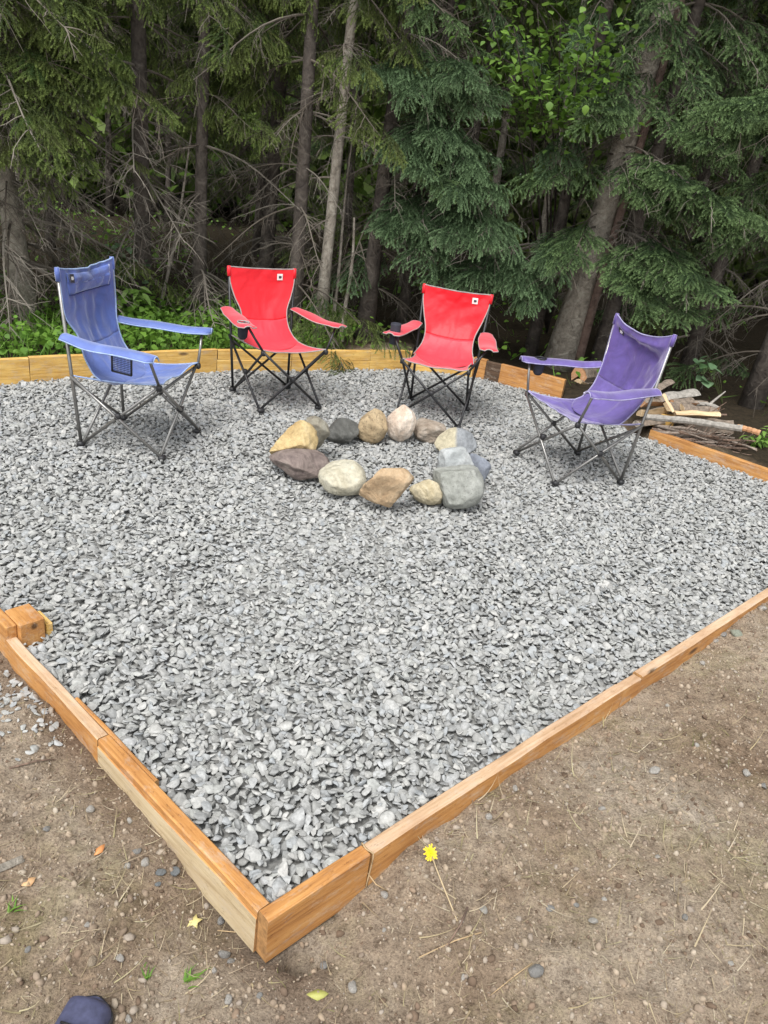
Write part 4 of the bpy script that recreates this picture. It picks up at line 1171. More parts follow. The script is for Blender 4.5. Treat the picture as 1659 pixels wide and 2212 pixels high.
spruce('slim spruce between the pale trunk and the bluish spruce', gp(1143, 770), (0.035, 0.03), 0.11, 9, 104, 'bluish', M_BARK, 0.8, 0.8, 1.6, 3.4, 0.9, 0.45, 3, gmin=0.1,
       boughs=[(1090, 600, 7.0, 1.2), (1010, 590, 7.1, 1.2), (1130, 640, 7.0, 1.1), (960, 580, 7.2, 1.1), (1180, 560, 7.0, .9)])
spruce('young bluish green spruce with lush low boughs behind the bottle holder chair', gp(862, 722), (0.03, 0.02), 0.095, 8.5, 105, 'bluish', M_BARK, 1.0, 1.0, 1.6, 3.2, 1.0, 0.42, 3, gmin=0.12, side_bias=(0.8, -0.5),
       boughs=[(850, 318, 7.2, 1.2), (900, 300, 7.1, 1.4), (960, 290, 7.0, 1.4), (1020, 340, 7.0, 1.4), (980, 390, 6.9, 1.3), (930, 360, 7.0, 1.3), (1050, 400, 7.0, 1.0),
               (850, 480, 7.1, 1.2), (900, 470, 7.0, 1.3), (960, 490, 6.9, 1.3), (1040, 500, 6.9, 1.2), (1080, 490, 6.9, 1.0), (930, 540, 7.0, 1.1), (840, 150, 7.2, 1.1), (900, 180, 7.0, 1.3), (980, 160, 7.0, 1.3), (1030, 220, 7.1, 1.1)])
spruce('thick dark trunk in the gap between the two red chairs', gp(785, 735), (0.015, 0.03), 0.15, 10, 106, 'spruce', M_BARK, 1.0, 0.5, 1.5, 3.5, 0.8)
spruce('straight grey trunk behind the armrest of the cup hole red chair', gp(688, 738), (0.0, 0.03), 0.105, 9, 107, 'olive', M_BARKP, 0.8, 0.7, 1.8, 3.5, 0.8)
spruce('straight dark trunk rising behind the cup hole red chair', gp(632, 735), (-0.03, 0.03), 0.125, 10, 108, 'olive', M_BARK, 1.1, 0.5, 1.2, 3.2, 0.9, gmin=0.12)
spruce('bare trunked spruce behind the blue chair', gp(310, 690), (-0.03, 0.04), 0.15, 9, 109, 'olive', M_BARK, 1.5, 0.5, 1.6, 3.2, 0.8)
spruce('spruce with long drooping dead branches beyond the blue chair back', gp(60, 700), (-0.10, 0.02), 0.17, 9, 110, 'olive', M_BARKP, 1.9, 0.5, 1.5, 2.8, 0.9, 0.30, 5, gmin=0.15,
       boughs=[(250, 120, 6.4, 1.0), (200, 190, 6.2, 1.1), (260, 190, 6.4, 1.0), (110, 250, 6.0, 1.1), (60, 130, 6.0, 1.2), (90, 190, 6.0, 1.1), (170, 90, 6.2, 1.0), (180, 330, 6.2, .5), (60, 330, 6.0, .7), (150, 400, 6.2, .2), (300, 350, 6.5, .15), (260, 470, 6.3, 0), (330, 420, 6.5, 0), (180, 500, 6.2, 0), (110, 520, 6.0, 0)])
spruce('dead branched spruce at the edge of the grass strip', gp(-30, 705), (-0.09, 0.02), 0.14, 8.5, 111, 'olive', M_BARKP, 1.6, 0.4, 1.6, 3.0, 0.9, 0.30, 5)
spruce('spruce deep behind the gap between blue and red chairs', gp(430, 705), (-0.02, 0.04), 0.12, 9, 112, 'olive', M_BARK, 1.2, 0.5, 1.4, 3.0, 0.8)
spruce('dark spruce standing behind the twig bundle', gp(1620, 880), (0.05, 0.02), 0.17, 9, 113, 'spruce', M_BARK, 1.3, 0.5, 1.2, 2.8, 0.9, 0.42, 4, gmin=0.12,
       boughs=[(1600, 230, 6.3, 1.2), (1540, 240, 6.4, 1.2), (1650, 250, 6.2, 1.2), (1560, 300, 6.3, 1.0)])
spruce('spruce with low green skirts behind the firewood', gp(1480, 800), (0.05, 0.03), 0.13, 9, 114, 'spruce', M_BARK, 1.2, 0.35, 0.9, 2.6, 0.9, 0.42, 4, gmin=0.2)

# thin dead stems
def stem(label, p0, p1, d0, d1, seed, mat=M_BARKP):
    root = thing('dead_sapling', label, 'tree', p0, 0, 'thin dead stems at the forest edge')
    make_trunk(root, p0, p1, d0, d1, mat, seed, 0.03, 14, 7)
    return root
def v3(px, py, z=0.03): return at(px, py, z)
for lab, a, b, yy, d0, d1 in (
    ('thin bare stem leaning behind the blue chair armrest', (340, 690), (432, 190), 7.4, 0.035, 0.012),
    ('pale thin stem just left behind the cup hole red chair armrest tip', (712, 735), (770, 250), 7.7, 0.04, 0.010),
    ('pale thin stem standing alone in the gap between red chairs', (738, 742), (765, 470), 7.9, 0.045, 0.020)):
    p0 = v3(*a); stem(lab.replace('left ', ''), p0, at_y(b[0], b[1], p0.y + 0.1), d0, d1, hash(lab) % 50)

# the wood behind, tree by tree
fr = np.random.default_rng(5); placed = []
taken = [o.location.xy for o in COL.objects if o.get('category') == 'tree']
tries = 0
while len(placed) < 64 and tries < 6000:
    tries += 1
    y = 7.9 + 17 * fr.random() ** 1.3; x = fr.uniform(-0.62 * y - 1.5, 0.62 * y + 1.5)
    if min(((x - q[0]) ** 2 + (y - q[1]) ** 2) for q in placed + [tuple(t) for t in taken]) < (0.55 + 0.02 * y) ** 2: continue
    placed.append((x, y))
for i, (x, y) in enumerate(placed):
    far = y > 14
    key = ('spruce', 'olive', 'olive', 'spruce')[i % 4] if x < 1.0 else ('spruce', 'spruce', 'bluish', 'olive')[i % 4]
    spruce('dark slender spruce among many others deep in the forest' if far else 'slender dead limbed spruce in the second row of the forest', (x, y), (fr.normal(0, 0.02), fr.normal(0, 0.02)),
           fr.uniform(0.07, 0.17), fr.uniform(7.5, 11), 300 + i, key, M_BARK if i % 3 else M_BARKP, fr.uniform(0.9, 1.4), 0.4, 1.6, 4.4, 0.8, 0.36 if not far else 0.5, 5, 'spruces deep in the forest' if far else 'second row of spruces', gmin=0.06)

# ------------------------------------------------------------------ broad leaved plants
def leaf_mesh(mat, ln=1.0, wd=0.5, fold=0.12, tipbend=0.15):
    xs = [0, 0.12, 0.35, 0.62, 0.85, 1.0]; ws = [0.02, 0.28, 0.5, 0.40, 0.18, 0.01]
    V = []; F = []
    for x, w in zip(xs, ws):
        z = -tipbend * x * x
        V += [(x * ln, -w * wd * 2, z + fold * w), (x * ln, 0, z), (x * ln, w * wd * 2, z + fold * w)]
    for i in range(5):
        a = i * 3; F += [(a, a + 1, a + 4, a + 3), (a + 1, a + 2, a + 5, a + 4)]
    return mesh_np('leaf', V, np.array(F), [mat], True, {'tip': ('FLOAT', np.zeros(len(V), np.float32))})
M_LEAF = m_vary('birch_leaves', [(0.10, 0.20, 0.03), (0.15, 0.28, 0.045), (0.21, 0.36, 0.065), (0.17, 0.31, 0.08)], 0.5, 6, 0.25, transl=0.35)
M_LEAFB = m_vary('bright_leaves', [(0.16, 0.30, 0.05), (0.22, 0.38, 0.08), (0.28, 0.44, 0.12)], 0.5, 6, 0.2, transl=0.3)
M_LEAFP = m_vary('pale_leaves', [(0.17, 0.30, 0.15), (0.24, 0.38, 0.21), (0.13, 0.25, 0.10)], 0.45, 6, 0.2, transl=0.3)
M_LEAFC = m_vary('ground_leaves', [(0.09, 0.20, 0.025), (0.15, 0.30, 0.04), (0.21, 0.38, 0.06), (0.12, 0.24, 0.03)], 0.55, 6, 0.25, transl=0.3)
M_STEM = m_plain('green_stem', (0.10, 0.12, 0.04), 0.7)
proto_set('birchleaf', [leaf_mesh(M_LEAF, 1, .42, .10, t) for t in (.05, .2, .4)])
proto_set('brightleaf', [leaf_mesh(M_LEAFB, 1, .20, .15, t) for t in (.1, .25, .5)])
proto_set('paleleaf', [leaf_mesh(M_LEAFP, 1, .50, .10, t) for t in (.05, .2, .4)])

def leafy(name, label, base, tips, key, leaf, nleaf, seed, stem_r=0.008, spread=0.12, cat='shrub', mat=None, from_z=0.4, group=None):
    """stems from the base to each tip with leaves along their outer part"""
    r = np.random.default_rng(seed); b = Vector(base)
    root = thing(name, label, cat, b, 0, group)
    P, R, S, I = [], [], [], []
    for k, t in enumerate(tips):
        d = Vector(t) - b; m = MB(); pts = []
        for i in range(9):
            q = i / 8; pts.append(d * q + Vector((0, 0, 0.12 * d.length * math.sin(PI * q) * (0.4 if d.z > 0.7 * d.length else 1))))
        m.tube(pts, [stem_r * (1 - 0.8 * i / 8) for i in range(9)], 6); m.build('stem', mat or M_STEM, root)
        for _ in range(nleaf):
            q = from_z + (1 - from_z) * r.random() ** 0.8; i = min(7, int(q * 8)); p = pts[i].lerp(pts[i + 1], q * 8 - i)
            off = Vector(r.normal(0, spread, 3)); off.z *= 0.7
            dd = Vector((r.normal(), r.normal(), r.uniform(-0.7, 0.35)))
            P.append(p + off); R.append(frame_euler(dd, r.uniform(-.5, .5))); S.append(leaf * r.uniform(0.6, 1.25)); I.append(int(r.integers(0, 3)))
    o = scatter('leaves', key, P, R, S, I, root); o['kind'] = 'stuff'
    return root
# birch boughs hanging in over the pale spruce
bb = gp(1190, 740); bz = gz(bb.x, bb.y + 0.4)
tips = [at_y(px, py, yy) for px, py, yy in ((1110, 60, 6.9), (1150, 150, 6.8), (1210, 40, 6.8), (1250, 120, 6.8), (1180, 200, 6.8), (1290, 60, 7.0), (1330, 140, 7.0), (1160, 10, 6.9), (1060, 30, 7.1), (1240, 190, 6.9), (1120, 110, 7.0), (1300, 10, 6.8))]
root = leafy('birch_tree', 'young birch with bright leaves hanging above the bluish spruce', (bb.x, bb.y + 0.4, bz), tips, 'birchleaf', 0.062, 75, 5, 0.016, 0.13, 'tree', M_BARK, 0.72)
# leafy shrubs behind the blue chair
sb = gp(300, 705); z0 = gz(*sb)
leafy('leafy_shrub', 'bright lime leafed shrub behind the blue chair armrest', (sb.x, sb.y, z0), [at_y(px, py, sb.y - .05) for px, py in ((275, 615), (290, 635), (305, 625), (325, 650), (335, 660), (265, 650), (310, 665), (290, 668))], 'brightleaf', 0.105, 16, 6, 0.004, 0.035)
sb = gp(268, 690); z0 = gz(*sb)
leafy('leafy_shrub', 'dull green sapling with round leaves above the lime shrub', (sb.x, sb.y, z0), [at_y(px, py, sb.y) for px, py in ((235, 510), (270, 505), (290, 525), (255, 545), (300, 560), (280, 590))], 'paleleaf', 0.055, 14, 7, 0.004, 0.06, from_z=0.6)
sb = gp(1560, 880); z0 = gz(*sb)
leafy('leafy_shrub', 'thin aspen sapling with pale round leaves behind the firewood', (sb.x, sb.y, z0), [at_y(px, py, sb.y - .2) for px, py in ((1525, 765), (1540, 785), (1505, 800), (1530, 820), (1500, 780), (1548, 770))], 'paleleaf', 0.085, 3, 8, 0.003, 0.03, from_z=0.8)
sb = gp(1655, 985); z0 = gz(*sb)
leafy('leafy_shrub', 'low bright green weeds at the end of the twig bundle', (sb.x, sb.y + 0.2, z0), [at_y(px, py, sb.y + .15) for px, py in ((1630, 950), (1650, 940), (1665, 930), (1640, 975), (1660, 985), (1690, 960))], 'brightleaf', 0.075, 22, 9, 0.003, 0.04, from_z=0.2)

# ground cover strip behind the left back boards: small leaves and blades
M_BLADE = m_vary('grass_blades', [(0.09, 0.20, 0.025), (0.15, 0.30, 0.04), (0.21, 0.38, 0.06), (0.11, 0.22, 0.04)], 0.6, 5, 0.2, transl=0.3)
M_STRAW = m_vary('dry_grass', [(0.32, 0.25, 0.15), (0.46, 0.38, 0.26), (0.38, 0.31, 0.18), (0.17, 0.12, 0.08), (0.36, 0.32, 0.17), (0.52, 0.45, 0.33), (0.22, 0.16, 0.105), (0.30, 0.24, 0.15)], 0.8, 20, 0.2)
def blade(mat, bend, w=0.03):
    V = []; n = 5
    for i in range(n + 1):
        t = i / n; V += [(-w * (1 - t) , bend * t * t, t * (1 - 0.3 * bend * t)), (w * (1 - t), bend * t * t, t * (1 - 0.3 * bend * t))]
    F = [(2 * i, 2 * i + 1, 2 * i + 3, 2 * i + 2) for i in range(n)]
    return mesh_np('blade', V, np.array(F), [mat], True)
proto_set('cover', [leaf_mesh(M_LEAFC, 1, .45, .1, t) for t in (.1, .4)] + [blade(M_BLADE, b) for b in (.2, .5, .8)])
proto_set('grass', [blade(M_BLADE, b, 0.022) for b in (.2, .5, .8)])
proto_set('straw', [blade(M_STRAW, b, 0.019) for b in (.1, .35, .7)])

cr = np.random.default_rng(8)
n = 60000; X = cr.uniform(-6.5, 0.6, n); Y = cr.uniform(3.5, 8.6, n)
dirB = (B1 - B0).normalized(); nB = Vector((-dirB.y, dirB.x))
sd_ = (X - B0.x) * nB.x + (Y - B0.y) * nB.y
dens = np.where(sd_ > 0.06, np.exp(-np.maximum(sd_ - 1.1, 0) ** 2 / 0.3), 0) * smooth(-(X + 0.06 * Y), -0.15, 0.9)
dens *= 0.7 + 0.3 * smooth(fbm(np.stack([X, Y, 0 * X], -1), 1.4, 70), -0.4, 0.3)
k = (cr.random(n) < dens) & ~in_poly(X, Y, PAD)
X, Y = X[k], Y[k]; n = len(X); Z = ground_z(X, Y)
hgt = 0.09 + 0.13 * smooth(fbm(np.stack([X, Y, 0 * X], -1), 2.0, 71), -0.3, 0.5)
I = cr.choice(5, n, p=[.30, .28, .16, .14, .12])
isl = I < 2
Z = Z + np.where(isl, hgt * cr.uniform(0.3, 1.15, n), -0.005)
R = np.stack([np.where(isl, cr.normal(0, .45, n), cr.normal(0, .3, n)), np.where(isl, cr.normal(0.1, .45, n), cr.normal(0, .3, n)), cr.uniform(0, 2 * PI, n)], -1)
S = np.where(isl, cr.uniform(0.03, 0.065, n), cr.uniform(0.10, 0.26, n))
o = scatter('ground_cover', 'cover', np.stack([X, Y, Z], -1), R, S, I)
tag(o, 'lush green grass and low leafy ground cover behind the honey coloured boards', 'ground cover', kind='stuff')

# sparse undergrowth between the trunks
n = 9000; X = cr.uniform(-7, 8, n); Y = cr.uniform(6.6, 15, n)
k = (cr.random(n) < smooth(fbm(np.stack([X, Y, 0 * X], -1), 0.9, 75), -0.1, 0.5) * 0.8) & ~in_poly(X, Y, PAD) & (edge_dist(X, Y, PAD) > 0.1)
X, Y = X[k], Y[k]; n = len(X); Z = ground_z(X, Y); I = cr.choice(5, n, p=[.38, .34, .1, .1, .08]); isl = I < 2
Z = Z + np.where(isl, cr.uniform(0.03, 0.30, n), 0)
R = np.stack([cr.normal(0, .5, n), cr.normal(0, .5, n), cr.uniform(0, 2 * PI, n)], -1)
o = scatter('undergrowth', 'cover', np.stack([X, Y, Z], -1), R, np.where(isl, cr.uniform(0.03, 0.075, n), cr.uniform(0.1, 0.25, n)), I)
tag(o, 'scattered low green undergrowth on the dark forest floor', 'undergrowth', kind='stuff')

# far broad leaved wood behind the spruces, reads as one mass
M_FAR = m_vary('far_foliage', [(0.09, 0.16, 0.025), (0.14, 0.23, 0.04), (0.20, 0.30, 0.06), (0.24, 0.32, 0.10)], 0.6, 0.6, 0.3, transl=0.35)
def clump(seed):
    r = np.random.default_rng(seed); n = 70
    c = r.normal(0, 0.24, (n, 3)); V = []; F = []
    for q in c:
        a = r.normal(size=3); a /= np.linalg.norm(a); b = np.cross(a, r.normal(size=3)); b /= np.linalg.norm(b); s = r.uniform(.035, .075)
        i = len(V); V += [q - a * s * 1.5, q + b * s * .8, q + a * s * 1.5, q - b * s * .8]; F.append((i, i + 1, i + 2, i + 3))
    return mesh_np('leaf_clump', V, np.array(F), [M_FAR])
proto_set('clump', [clump(k) for k in range(5)])
n = 5200; ang = cr.uniform(-1.05, 1.05, n); rad_ = cr.uniform(16, 27, n)
P = np.stack([np.sin(ang) * rad_, np.cos(ang) * rad_, 0.3 + 10.5 * cr.random(n)], -1)
o = scatter('forest', 'clump', P, cr.uniform(0, 6.28, (n, 3)), cr.uniform(1.0, 2.3, n), cr.integers(0, 5, n))
tag(o, 'light green broad leaved wood glimpsed far behind the spruces', 'forest', kind='stuff')

# ------------------------------------------------------------------ litter on the near dirt
lr = np.random.default_rng(21)
def dirt_points(n, xr=(-2.6, 3.6), yr=(0.45, 4.2), margin=0.004):
    X = lr.uniform(*xr, n); Y = lr.uniform(*yr, n)
    k = ~in_poly(X, Y, PAD) & (edge_dist(X, Y, PAD) > margin)
    return X[k], Y[k]
M_CRUMB = m_vary('soil_crumbs', [(0.11, 0.075, 0.05), (0.24, 0.17, 0.12), (0.40, 0.31, 0.22), (0.46, 0.40, 0.32), (0.22, 0.165, 0.118), (0.36, 0.31, 0.26), (0.42, 0.345, 0.26), (0.32, 0.25, 0.185), (0.17, 0.12, 0.085), (0.36, 0.285, 0.215), (0.28, 0.215, 0.155)], 0.95, 80, 0.3)
cm = []
for k in range(5):
    v, f = stone(ICO1, 700 + k, 4, (0.5, 0.8), 0.12, 2.5); cm.append(mesh_np('crumb', v * np.array([1, .8, .6]), f, [M_CRUMB], True))
proto_set('crumb', cm)
X, Y = dirt_points(120000, margin=0.006); Z = ground_z(X, Y); n = len(X)
o = scatter('soil_crumbs', 'crumb', np.stack([X, Y, Z], -1), lr.uniform(0, 6.28, (n, 3)), np.clip(lr.lognormal(-5.65, 0.6, n), 0.0016, 0.017), lr.integers(0, 5, n))
tag(o, 'loose brown soil crumbs and grit covering the bare dirt', 'soil', kind='stuff')
# dead straw lying flat, thicker in patches
X, Y = dirt_points(44000, margin=0.006); P = np.stack([X, Y, 0 * X], -1)
k = lr.random(len(X)) < 0.22 + 0.78 * smooth(fbm(P, 1.5, 81), -0.1, 0.45)
X, Y = X[k], Y[k]; n = len(X); Z = ground_z(X, Y) + 0.0035
az = lr.uniform(0, 2 * PI, n)
E_ = [frame_euler((math.cos(a), math.sin(a), e)) for a, e in zip(az, lr.normal(0.05, 0.14, n))]
fix = Matrix(((0, 0, 1), (1, 0, 0), (0, 1, 0)))        # blade runs along local z: lay it along x
R = np.array([(e.to_matrix() @ fix).to_euler()[:] for e in E_])
o = scatter('dry_grass', 'straw', np.stack([X, Y, Z], -1), R, np.clip(lr.lognormal(-3.25, 0.5, n), 0.012, 0.12), lr.integers(0, 3, n))
tag(o, 'matted dead straw coloured grass on the bare dirt', 'dry grass', kind='stuff')
# faint living grass
X, Y = dirt_points(16000, margin=0.02); P = np.stack([X, Y, 0 * X], -1)
wl_ = np.where(X < -0.4, 0.55, 0.34)
k = lr.random(len(X)) < wl_ * smooth(fbm(P, 1.9, 91), 0.12, 0.6) + 0.5 * np.exp(-((X - at(70, 1590, -.05).x) ** 2 + (Y - at(70, 1590, -.05).y) ** 2) / 0.012)
X, Y = X[k], Y[k]; n = len(X); Z = ground_z(X, Y) - 0.002
M_THIN = m_vary('thin_grass', [(0.16, 0.20, 0.05), (0.26, 0.28, 0.08), (0.33, 0.31, 0.12), (0.14, 0.22, 0.05)], 0.7, 5, 0.2, transl=0.2)
proto_set('thin', [blade(M_THIN, b, 0.02) for b in (.3, .7, 1.0)])
o = scatter('grass', 'thin', np.stack([X, Y, Z], -1), np.stack([lr.normal(0, .6, n), lr.normal(0, .6, n), lr.uniform(0, 6.28, n)], -1), lr.uniform(0.02, 0.05, n), lr.integers(0, 3, n))
tag(o, 'thin short yellowish grass growing in patches on the dirt', 'grass', kind='stuff')
# gravel spilled outside the left rail
qs = at(30, 1480, -0.05)
n = 420; X = lr.normal(qs.x - 0.06, 0.15, n); Y = lr.normal(qs.y - 0.02, 0.16, n)
k = ~in_poly(X, Y, PAD) & (edge_dist(X, Y, PAD) > 0.015); X, Y = X[k], Y[k]; n = len(X)
o = scatter('spilled_gravel', 'gravel', np.stack([X, Y, ground_z(X, Y) + 0.004], -1), np.stack([lr.normal(0, .3, n), lr.normal(0, .3, n), lr.uniform(0, 6.28, n)], -1), lr.uniform(0.008, 0.017, n), lr.integers(0, 14, n))
tag(o, 'grey gravel spilled on the dirt outside the weathered board', 'gravel', kind='stuff')

# loose pebbles, one by one (place in the photograph, radius in its pixels)
PEB = [(194, 1747, 12, 0), (279, 1772, 8, 0), (295, 1839, 12, 1), (315, 1862, 13, 0), (275, 1870, 9, 0), (377, 1861, 9, 2), (347, 1883, 13, 3), (379, 1884, 15, 3), (341, 1908, 8, 3), (478, 1989, 11, 1), (484, 2061, 16, 1),
       (463, 2094, 8, 0), (499, 2074, 10, 1), (492, 2158, 13, 0), (259, 2069, 11, 0), (200, 2077, 14, 2), (188, 1996, 9, 0), (278, 2199, 10, 0), (880, 1886, 9, 2), (830, 1931, 11, 0), (1056, 1764, 10, 0), (1114, 1702, 9, 0),
       (1044, 1964, 12, 0), (1122, 1892, 8, 2), (1189, 1961, 10, 1), (1244, 1952, 9, 1), (1281, 1989, 12, 0), (1306, 1942, 8, 0), (1314, 2042, 8, 2), (1155, 2097, 22, 1), (1300, 1746, 9, 0), (1591, 1366, 15, 4), (1562, 1370, 10, 1),
       (1548, 1381, 8, 0), (1646, 1314, 10, 0), (1461, 1432, 8, 0), (1518, 1432, 8, 0), (1521, 1412, 7, 2), (1415, 1666, 16, 0), (1613, 1669, 12, 0), (1507, 1607, 8, 0), (1651, 1698, 10, 1), (1345, 1544, 6, 2), (1413, 1531, 7, 2),
       (1441, 1523, 6, 0), (763, 2131, 16, 0), (830, 2008, 7, 0), (700, 2085, 12, 1), (640, 2100, 14, 2), (1000, 2110, 7, 0), (905, 2040, 6, 2), (1420, 1850, 8, 0), (1530, 1780, 8, 2), (1480, 1980, 9, 1), (1580, 2080, 8, 0), (120, 1900, 7, 2), (60, 2050, 8, 1), (560, 2150, 9, 1), (1240, 2150, 9, 2), (100, 1790, 9, 1)]
M_PEB = [m_rock('white_pebble', (0.42, 0.38, 0.33), (0.56, 0.53, 0.48), (0.64, 0.62, 0.58), 30), m_rock('grey_pebble', (0.25, 0.24, 0.23), (0.36, 0.35, 0.33), (0.44, 0.43, 0.41), 30),
         m_rock('tan_pebble', (0.38, 0.29, 0.19), (0.50, 0.40, 0.29), (0.58, 0.49, 0.38), 30), m_rock('slate_pebble', (0.17, 0.185, 0.19), (0.25, 0.27, 0.28), (0.33, 0.35, 0.36), 30), m_rock('green_pebble', (0.26, 0.29, 0.22), (0.36, 0.39, 0.31), (0.44, 0.46, 0.38), 30)]
peb_me = {}
names = ['whitish rounded pebble lying loose on the dirt', 'grey pebble lying loose on the dirt', 'tan pebble lying loose on the dirt', 'dark slate chip lying beside the pale faced board', 'greenish pebble, biggest of the little pile beside the tan board']
SPECIAL = {29: 'flat grey stone, the largest lying loose on the bare dirt'}
for i, (px, py, rp, ty) in enumerate(PEB):
    p = at(px, py, -0.06)
    for _ in range(3): p = at(px, py, gz(p.x, p.y) + 0.004)
    rad = rp * (p - Vector(_cp)).dot(Vector(_fw)) / CAM_F
    key = (ty, i % 4)
    if key not in peb_me:
        v, f = stone(ICO2, 800 + ty * 7 + i, 6 if ty == 3 else 4, (0.45, 0.85), 0.06, 1.8)
        v = v * np.array([1, 0.78, 0.6 if ty != 3 else 0.4]); peb_me[key] = mesh_np('pebble', v, f, [M_PEB[ty]], True)
    o = link('pebble', peb_me[key]); o.location = (p.x, p.y, gz(p.x, p.y) + rad * 0.22); o.scale = (rad,) * 3
    o.rotation_euler = (lr.normal(0, .2), lr.normal(0, .2), lr.uniform(0, 6.28))
    tag(o, SPECIAL.get(i, names[ty]), 'pebble', 'loose pebbles on the dirt')

# dandelion lying beside the rail
def gpt(px, py, up=0.0):
    p = at(px, py, -0.06)
    for _ in range(4): p = at(px, py, gz(p.x, p.y) + up)
    return p
h = gpt(928, 1834, 0.03); b = gpt(988, 1990, 0.002)
dd_ = thing('dandelion', 'yellow dandelion on a long bent stem beside the tan board', 'flower', b)
pts = [gpt(x, y, u) - b for x, y, u in ((988, 1990, 0.002), (972, 1950, 0.012), (955, 1908, 0.022), (941, 1872, 0.03), (931, 1842, 0.03))]
M_DST = m_plain('pale_flower_stem', (0.42, 0.33, 0.20), 0.7); M_YEL = m_plain('yellow_petals', (0.80, 0.56, 0.015), 0.6, var=0.3, scale=200)
MB().tube(pts, [0.0022, 0.0022, 0.0021, 0.002, 0.0022], 7).build('stem', M_DST, dd_)
m = MB(); hp = pts[-1]; nrm = Vector((0.05, -0.55, 0.8)).normalized(); a1 = nrm.cross(Vector((1, 0, 0))).normalized(); a2 = nrm.cross(a1)
for ring, (nr, ln, lift) in enumerate(((20, 0.017, 0.05), (16, 0.013, 0.25), (11, 0.009, 0.5), (6, 0.005, 1.0))):
    for k in range(nr):
        an = 2 * PI * (k + 0.5 * ring) / nr; d = (a1 * math.cos(an) + a2 * math.sin(an) + nrm * lift).normalized(); sd2 = d.cross(nrm).normalized() * 0.0022
        q = hp + nrm * 0.002 * ring; ln_ = ln * (0.7 + 0.6 * float(_h(k, ring, 3, 5)))
        m.add([q - sd2 * .5, q + sd2 * .5, q + d * ln_ + sd2, q + d * ln_ * 1.08, q + d * ln_ - sd2], [(0, 1, 2, 3, 4)])
m.build('flower_head', M_YEL, dd_, smooth=False)
MB().tube([hp - nrm * 0.008, hp], [0.003, 0.0055], 8).build('calyx', M_STEM, dd_)

# fallen leaves
def fallen_leaf(px, py, ln, mat, label, pts=5, rz=0.3, wd=0.6, notch=0.8):
    p = gpt(px, py, 0.006); V = [(0, 0, 0.004)]; n = pts * 2
    for k in range(n):
        an = 2 * PI * k / n; r = 1.0 if k % 2 == 0 else notch
        V.append((math.cos(an) * r, math.sin(an) * r * wd, 0.10 * math.sin(an * 2 + 1) * r))
    me = mesh_np('fallen_leaf', V, np.array([(0, 1 + k, 1 + (k + 1) % n) for k in range(n)]), [mat], True)
    o = link('fallen_leaf', me); o.location = p; o.scale = (ln,) * 3; o.rotation_euler = (0.15, -0.1, rz)
    md = o.modifiers.new('thickness', 'SOLIDIFY'); md.thickness = 0.02
    return tag(o, label, 'leaf')
fallen_leaf(419, 1990, 0.022, m_plain('pale_yellow_leaf', (0.60, 0.52, 0.22), 0.6), 'pale yellow star shaped fallen leaf beside the pale faced board', 5, 0.3, 0.9, 0.5)
fallen_leaf(215, 1836, 0.020, m_plain('orange_leaf', (0.62, 0.27, 0.10), 0.6), 'small orange fallen leaf on the dirt', 4, 1.2, 0.5)
fallen_leaf(686, 2148, 0.026, m_plain('green_yellow_leaf', (0.36, 0.36, 0.10), 0.6), 'greenish yellow fallen leaf in front of the frame corner', 4, 0.1, 0.5)
fallen_leaf(62, 1905, 0.018, m_plain('peach_leaf', (0.60, 0.36, 0.18), 0.6), 'peach coloured fallen leaf among dry grass', 4, 0.8, 0.7)
# bark chip
p = gpt(18, 1868, 0.006); o = MB().box((0, 0, 0), (0.075, 0.022, 0.008), bev=0.003).build('bark_chip', M_BARKP, smooth=False); o.location = p; o.rotation_euler = (0.1, 0, 0.75)
tag(o, 'grey flat bark chip on the dirt', 'chip')
# grass tufts
def tuft(px, py, n, ln, label, seed, lean=(0.3, 0.2)):
    p = gpt(px, py, 0.0); r = np.random.default_rng(seed); root = thing('grass_tuft', label, 'grass tuft', p)
    for k in range(n):
        an = r.uniform(0, 2 * PI); d = Vector((math.cos(an) * .6 + lean[0], math.sin(an) * .6 + lean[1], r.uniform(.5, 1.2))).normalized(); l = ln * r.uniform(.6, 1.2); w = 0.0028
        s_ = d.cross(Vector((0, 0, 1))).normalized() * w; b0 = Vector((r.normal(0, .006), r.normal(0, .006), 0)); m = MB(); V = []
        for i in range(6):
            t = i / 5; c = b0 + d * l * t + Vector((0, 0, -0.45 * l * t * t)); V += [c - s_ * (1 - t * .95), c + s_ * (1 - t * .95)]
        m.add(V, [(2 * i, 2 * i + 1, 2 * i + 3, 2 * i + 2) for i in range(5)]); m.build('blade', M_BLADE, root)
tuft(405, 2120, 15, 0.055, 'small bright green grass tuft on the dirt before the frame corner', 1, (0.5, 0.5))
tuft(316, 2114, 7, 0.04, 'sparse green grass tuft beside the bright green one', 2, (0.2, 0.6))
tuft(24, 1968, 8, 0.045, 'dark green grass tuft in the dry grass', 3)
# twigs lying about
for k, (a, b, r0, lab) in enumerate((((1040, 2014), (905, 2068), 0.0022, 'pale bent twig lying on the dirt below the dandelion'), ((1010, 1960), (965, 2045), 0.003, 'dark short twig crossing beside the dandelion stem'), ((1150, 2080), (1060, 2150), 0.0016, 'thin dry stalk beside the largest loose stone'),
                                     ((20, 1660), (118, 1640), 0.003, 'dark thin twig on the dirt outside the weathered board'), ((470, 2010), (540, 2035), 0.0016, 'thin straw stalk beside the corner board'))):
    p, q = gpt(*a, 0.004), gpt(*b, 0.006); m = MB(); mid = (p + q) / 2 + Vector((0.01, 0.008, 0.006)) - p
    m.tube([Vector((0, 0, 0)), mid, q - p], [r0, r0 * .9, r0 * .5], 6)
    o = m.build('twig', M_TWINE if k in (0, 2, 4) else M_TWIG); o.location = p; tag(o, lab, 'twig')

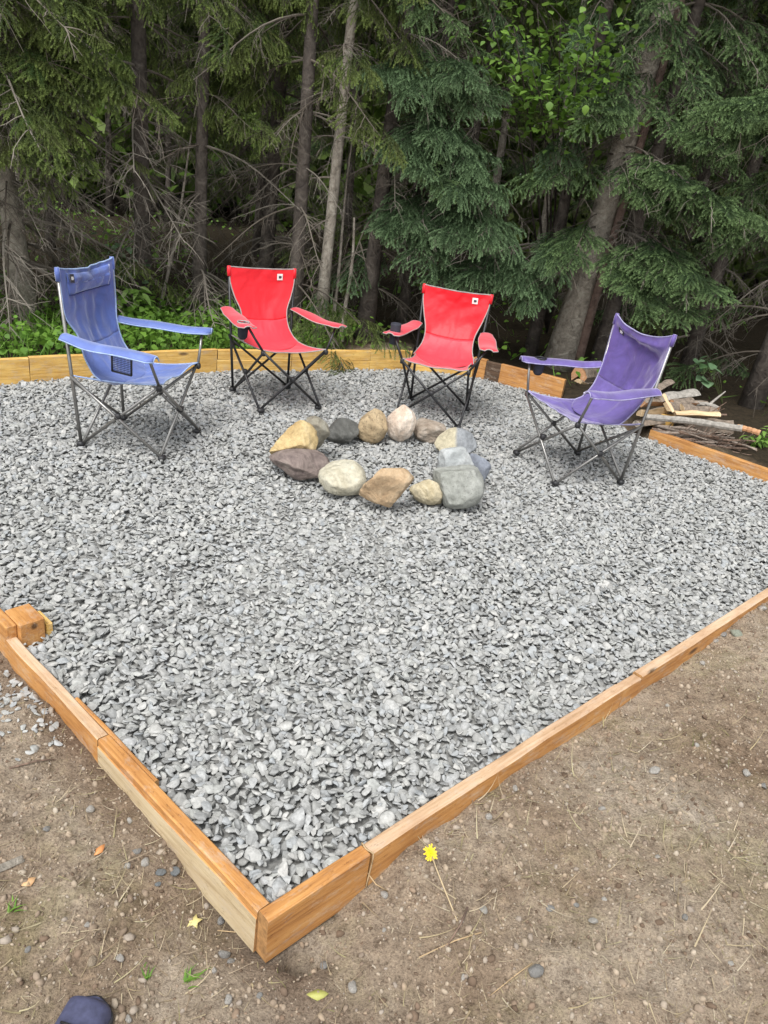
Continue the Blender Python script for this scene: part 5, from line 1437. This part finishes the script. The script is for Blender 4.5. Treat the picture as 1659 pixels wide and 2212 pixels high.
# photographer's shoe: only the toe reaches into the picture
toe = gpt(212, 2168, 0.0); M_SHOE = m_plain('navy_shoe_fabric', (0.06, 0.065, 0.125), 0.75, var=0.25, scale=60); M_SOLE = m_plain('dark_rubber', (0.03, 0.03, 0.035), 0.7)
sh = thing('shoe', 'dark navy shoe toe of the photographer on the dirt', 'shoe', (toe.x, toe.y, gz(toe.x, toe.y)), math.radians(-8))
L0 = 0.29
def outline(t):
    w = 0.050 * min(1, (max(t, 0) / 0.10) ** 0.5) if t < 0.35 else 0.050 - 0.016 * float(smooth(np.array(t), 0.35, 0.65)) + 0.004 * float(smooth(np.array(t), 0.7, 0.9))
    if t > 0.92: w *= math.sqrt(max(0.02, 1 - ((t - 0.92) / 0.08) ** 2))
    return max(w, 0.004)
def hgt_(t): return 0.022 + 0.050 * float(smooth(np.array(t), 0.0, 0.14)) + 0.045 * float(smooth(np.array(t), 0.3, 0.62))
rings = []; n = 26; k = 14
for i in range(n + 1):
    t = i / n; w = outline(t); h = hgt_(t)
    for j in range(k):
        a = PI * j / (k - 1); rings.append((math.cos(a) * w, -t * L0, 0.022 + (h - 0.02) * max(0.0, math.sin(a)) ** 0.7))
m = MB(); F = [(i * k + j, i * k + j + 1, (i + 1) * k + j + 1, (i + 1) * k + j) for i in range(n) for j in range(k - 1)]
F += [tuple(range(k)), tuple(n * k + j for j in range(k))[::-1]]
m.add(rings, F); m.build('upper', M_SHOE, sh)
sv = []
for zz, ex in ((0.0, 0.0), (0.012, 0.005), (0.024, 0.003)):
    for i in range(n + 1): sv.append(((outline(i / n) + ex), -i / n * L0 + (ex if i == 0 else 0), zz))
    for i in range(n, -1, -1): sv.append((-(outline(i / n) + ex), -i / n * L0 + (ex if i == 0 else 0), zz))
kk = 2 * (n + 1); F = [(a * kk + j, a * kk + (j + 1) % kk, (a + 1) * kk + (j + 1) % kk, (a + 1) * kk + j) for a in range(2) for j in range(kk)]
F += [tuple(range(kk))[::-1], tuple(2 * kk + j for j in range(kk))]
MB().add(sv, F).build('sole', M_SOLE, sh)
for q in range(4):
    t = 0.34 + q * 0.075; h = hgt_(t)
    MB().tube([(-0.026, -t * L0, 0.004 + h * 0.95), (0, -t * L0 - 0.004, h + 0.007), (0.026, -t * L0, 0.004 + h * 0.95)], 0.003, 6).build('lace', M_BLACK, sh)
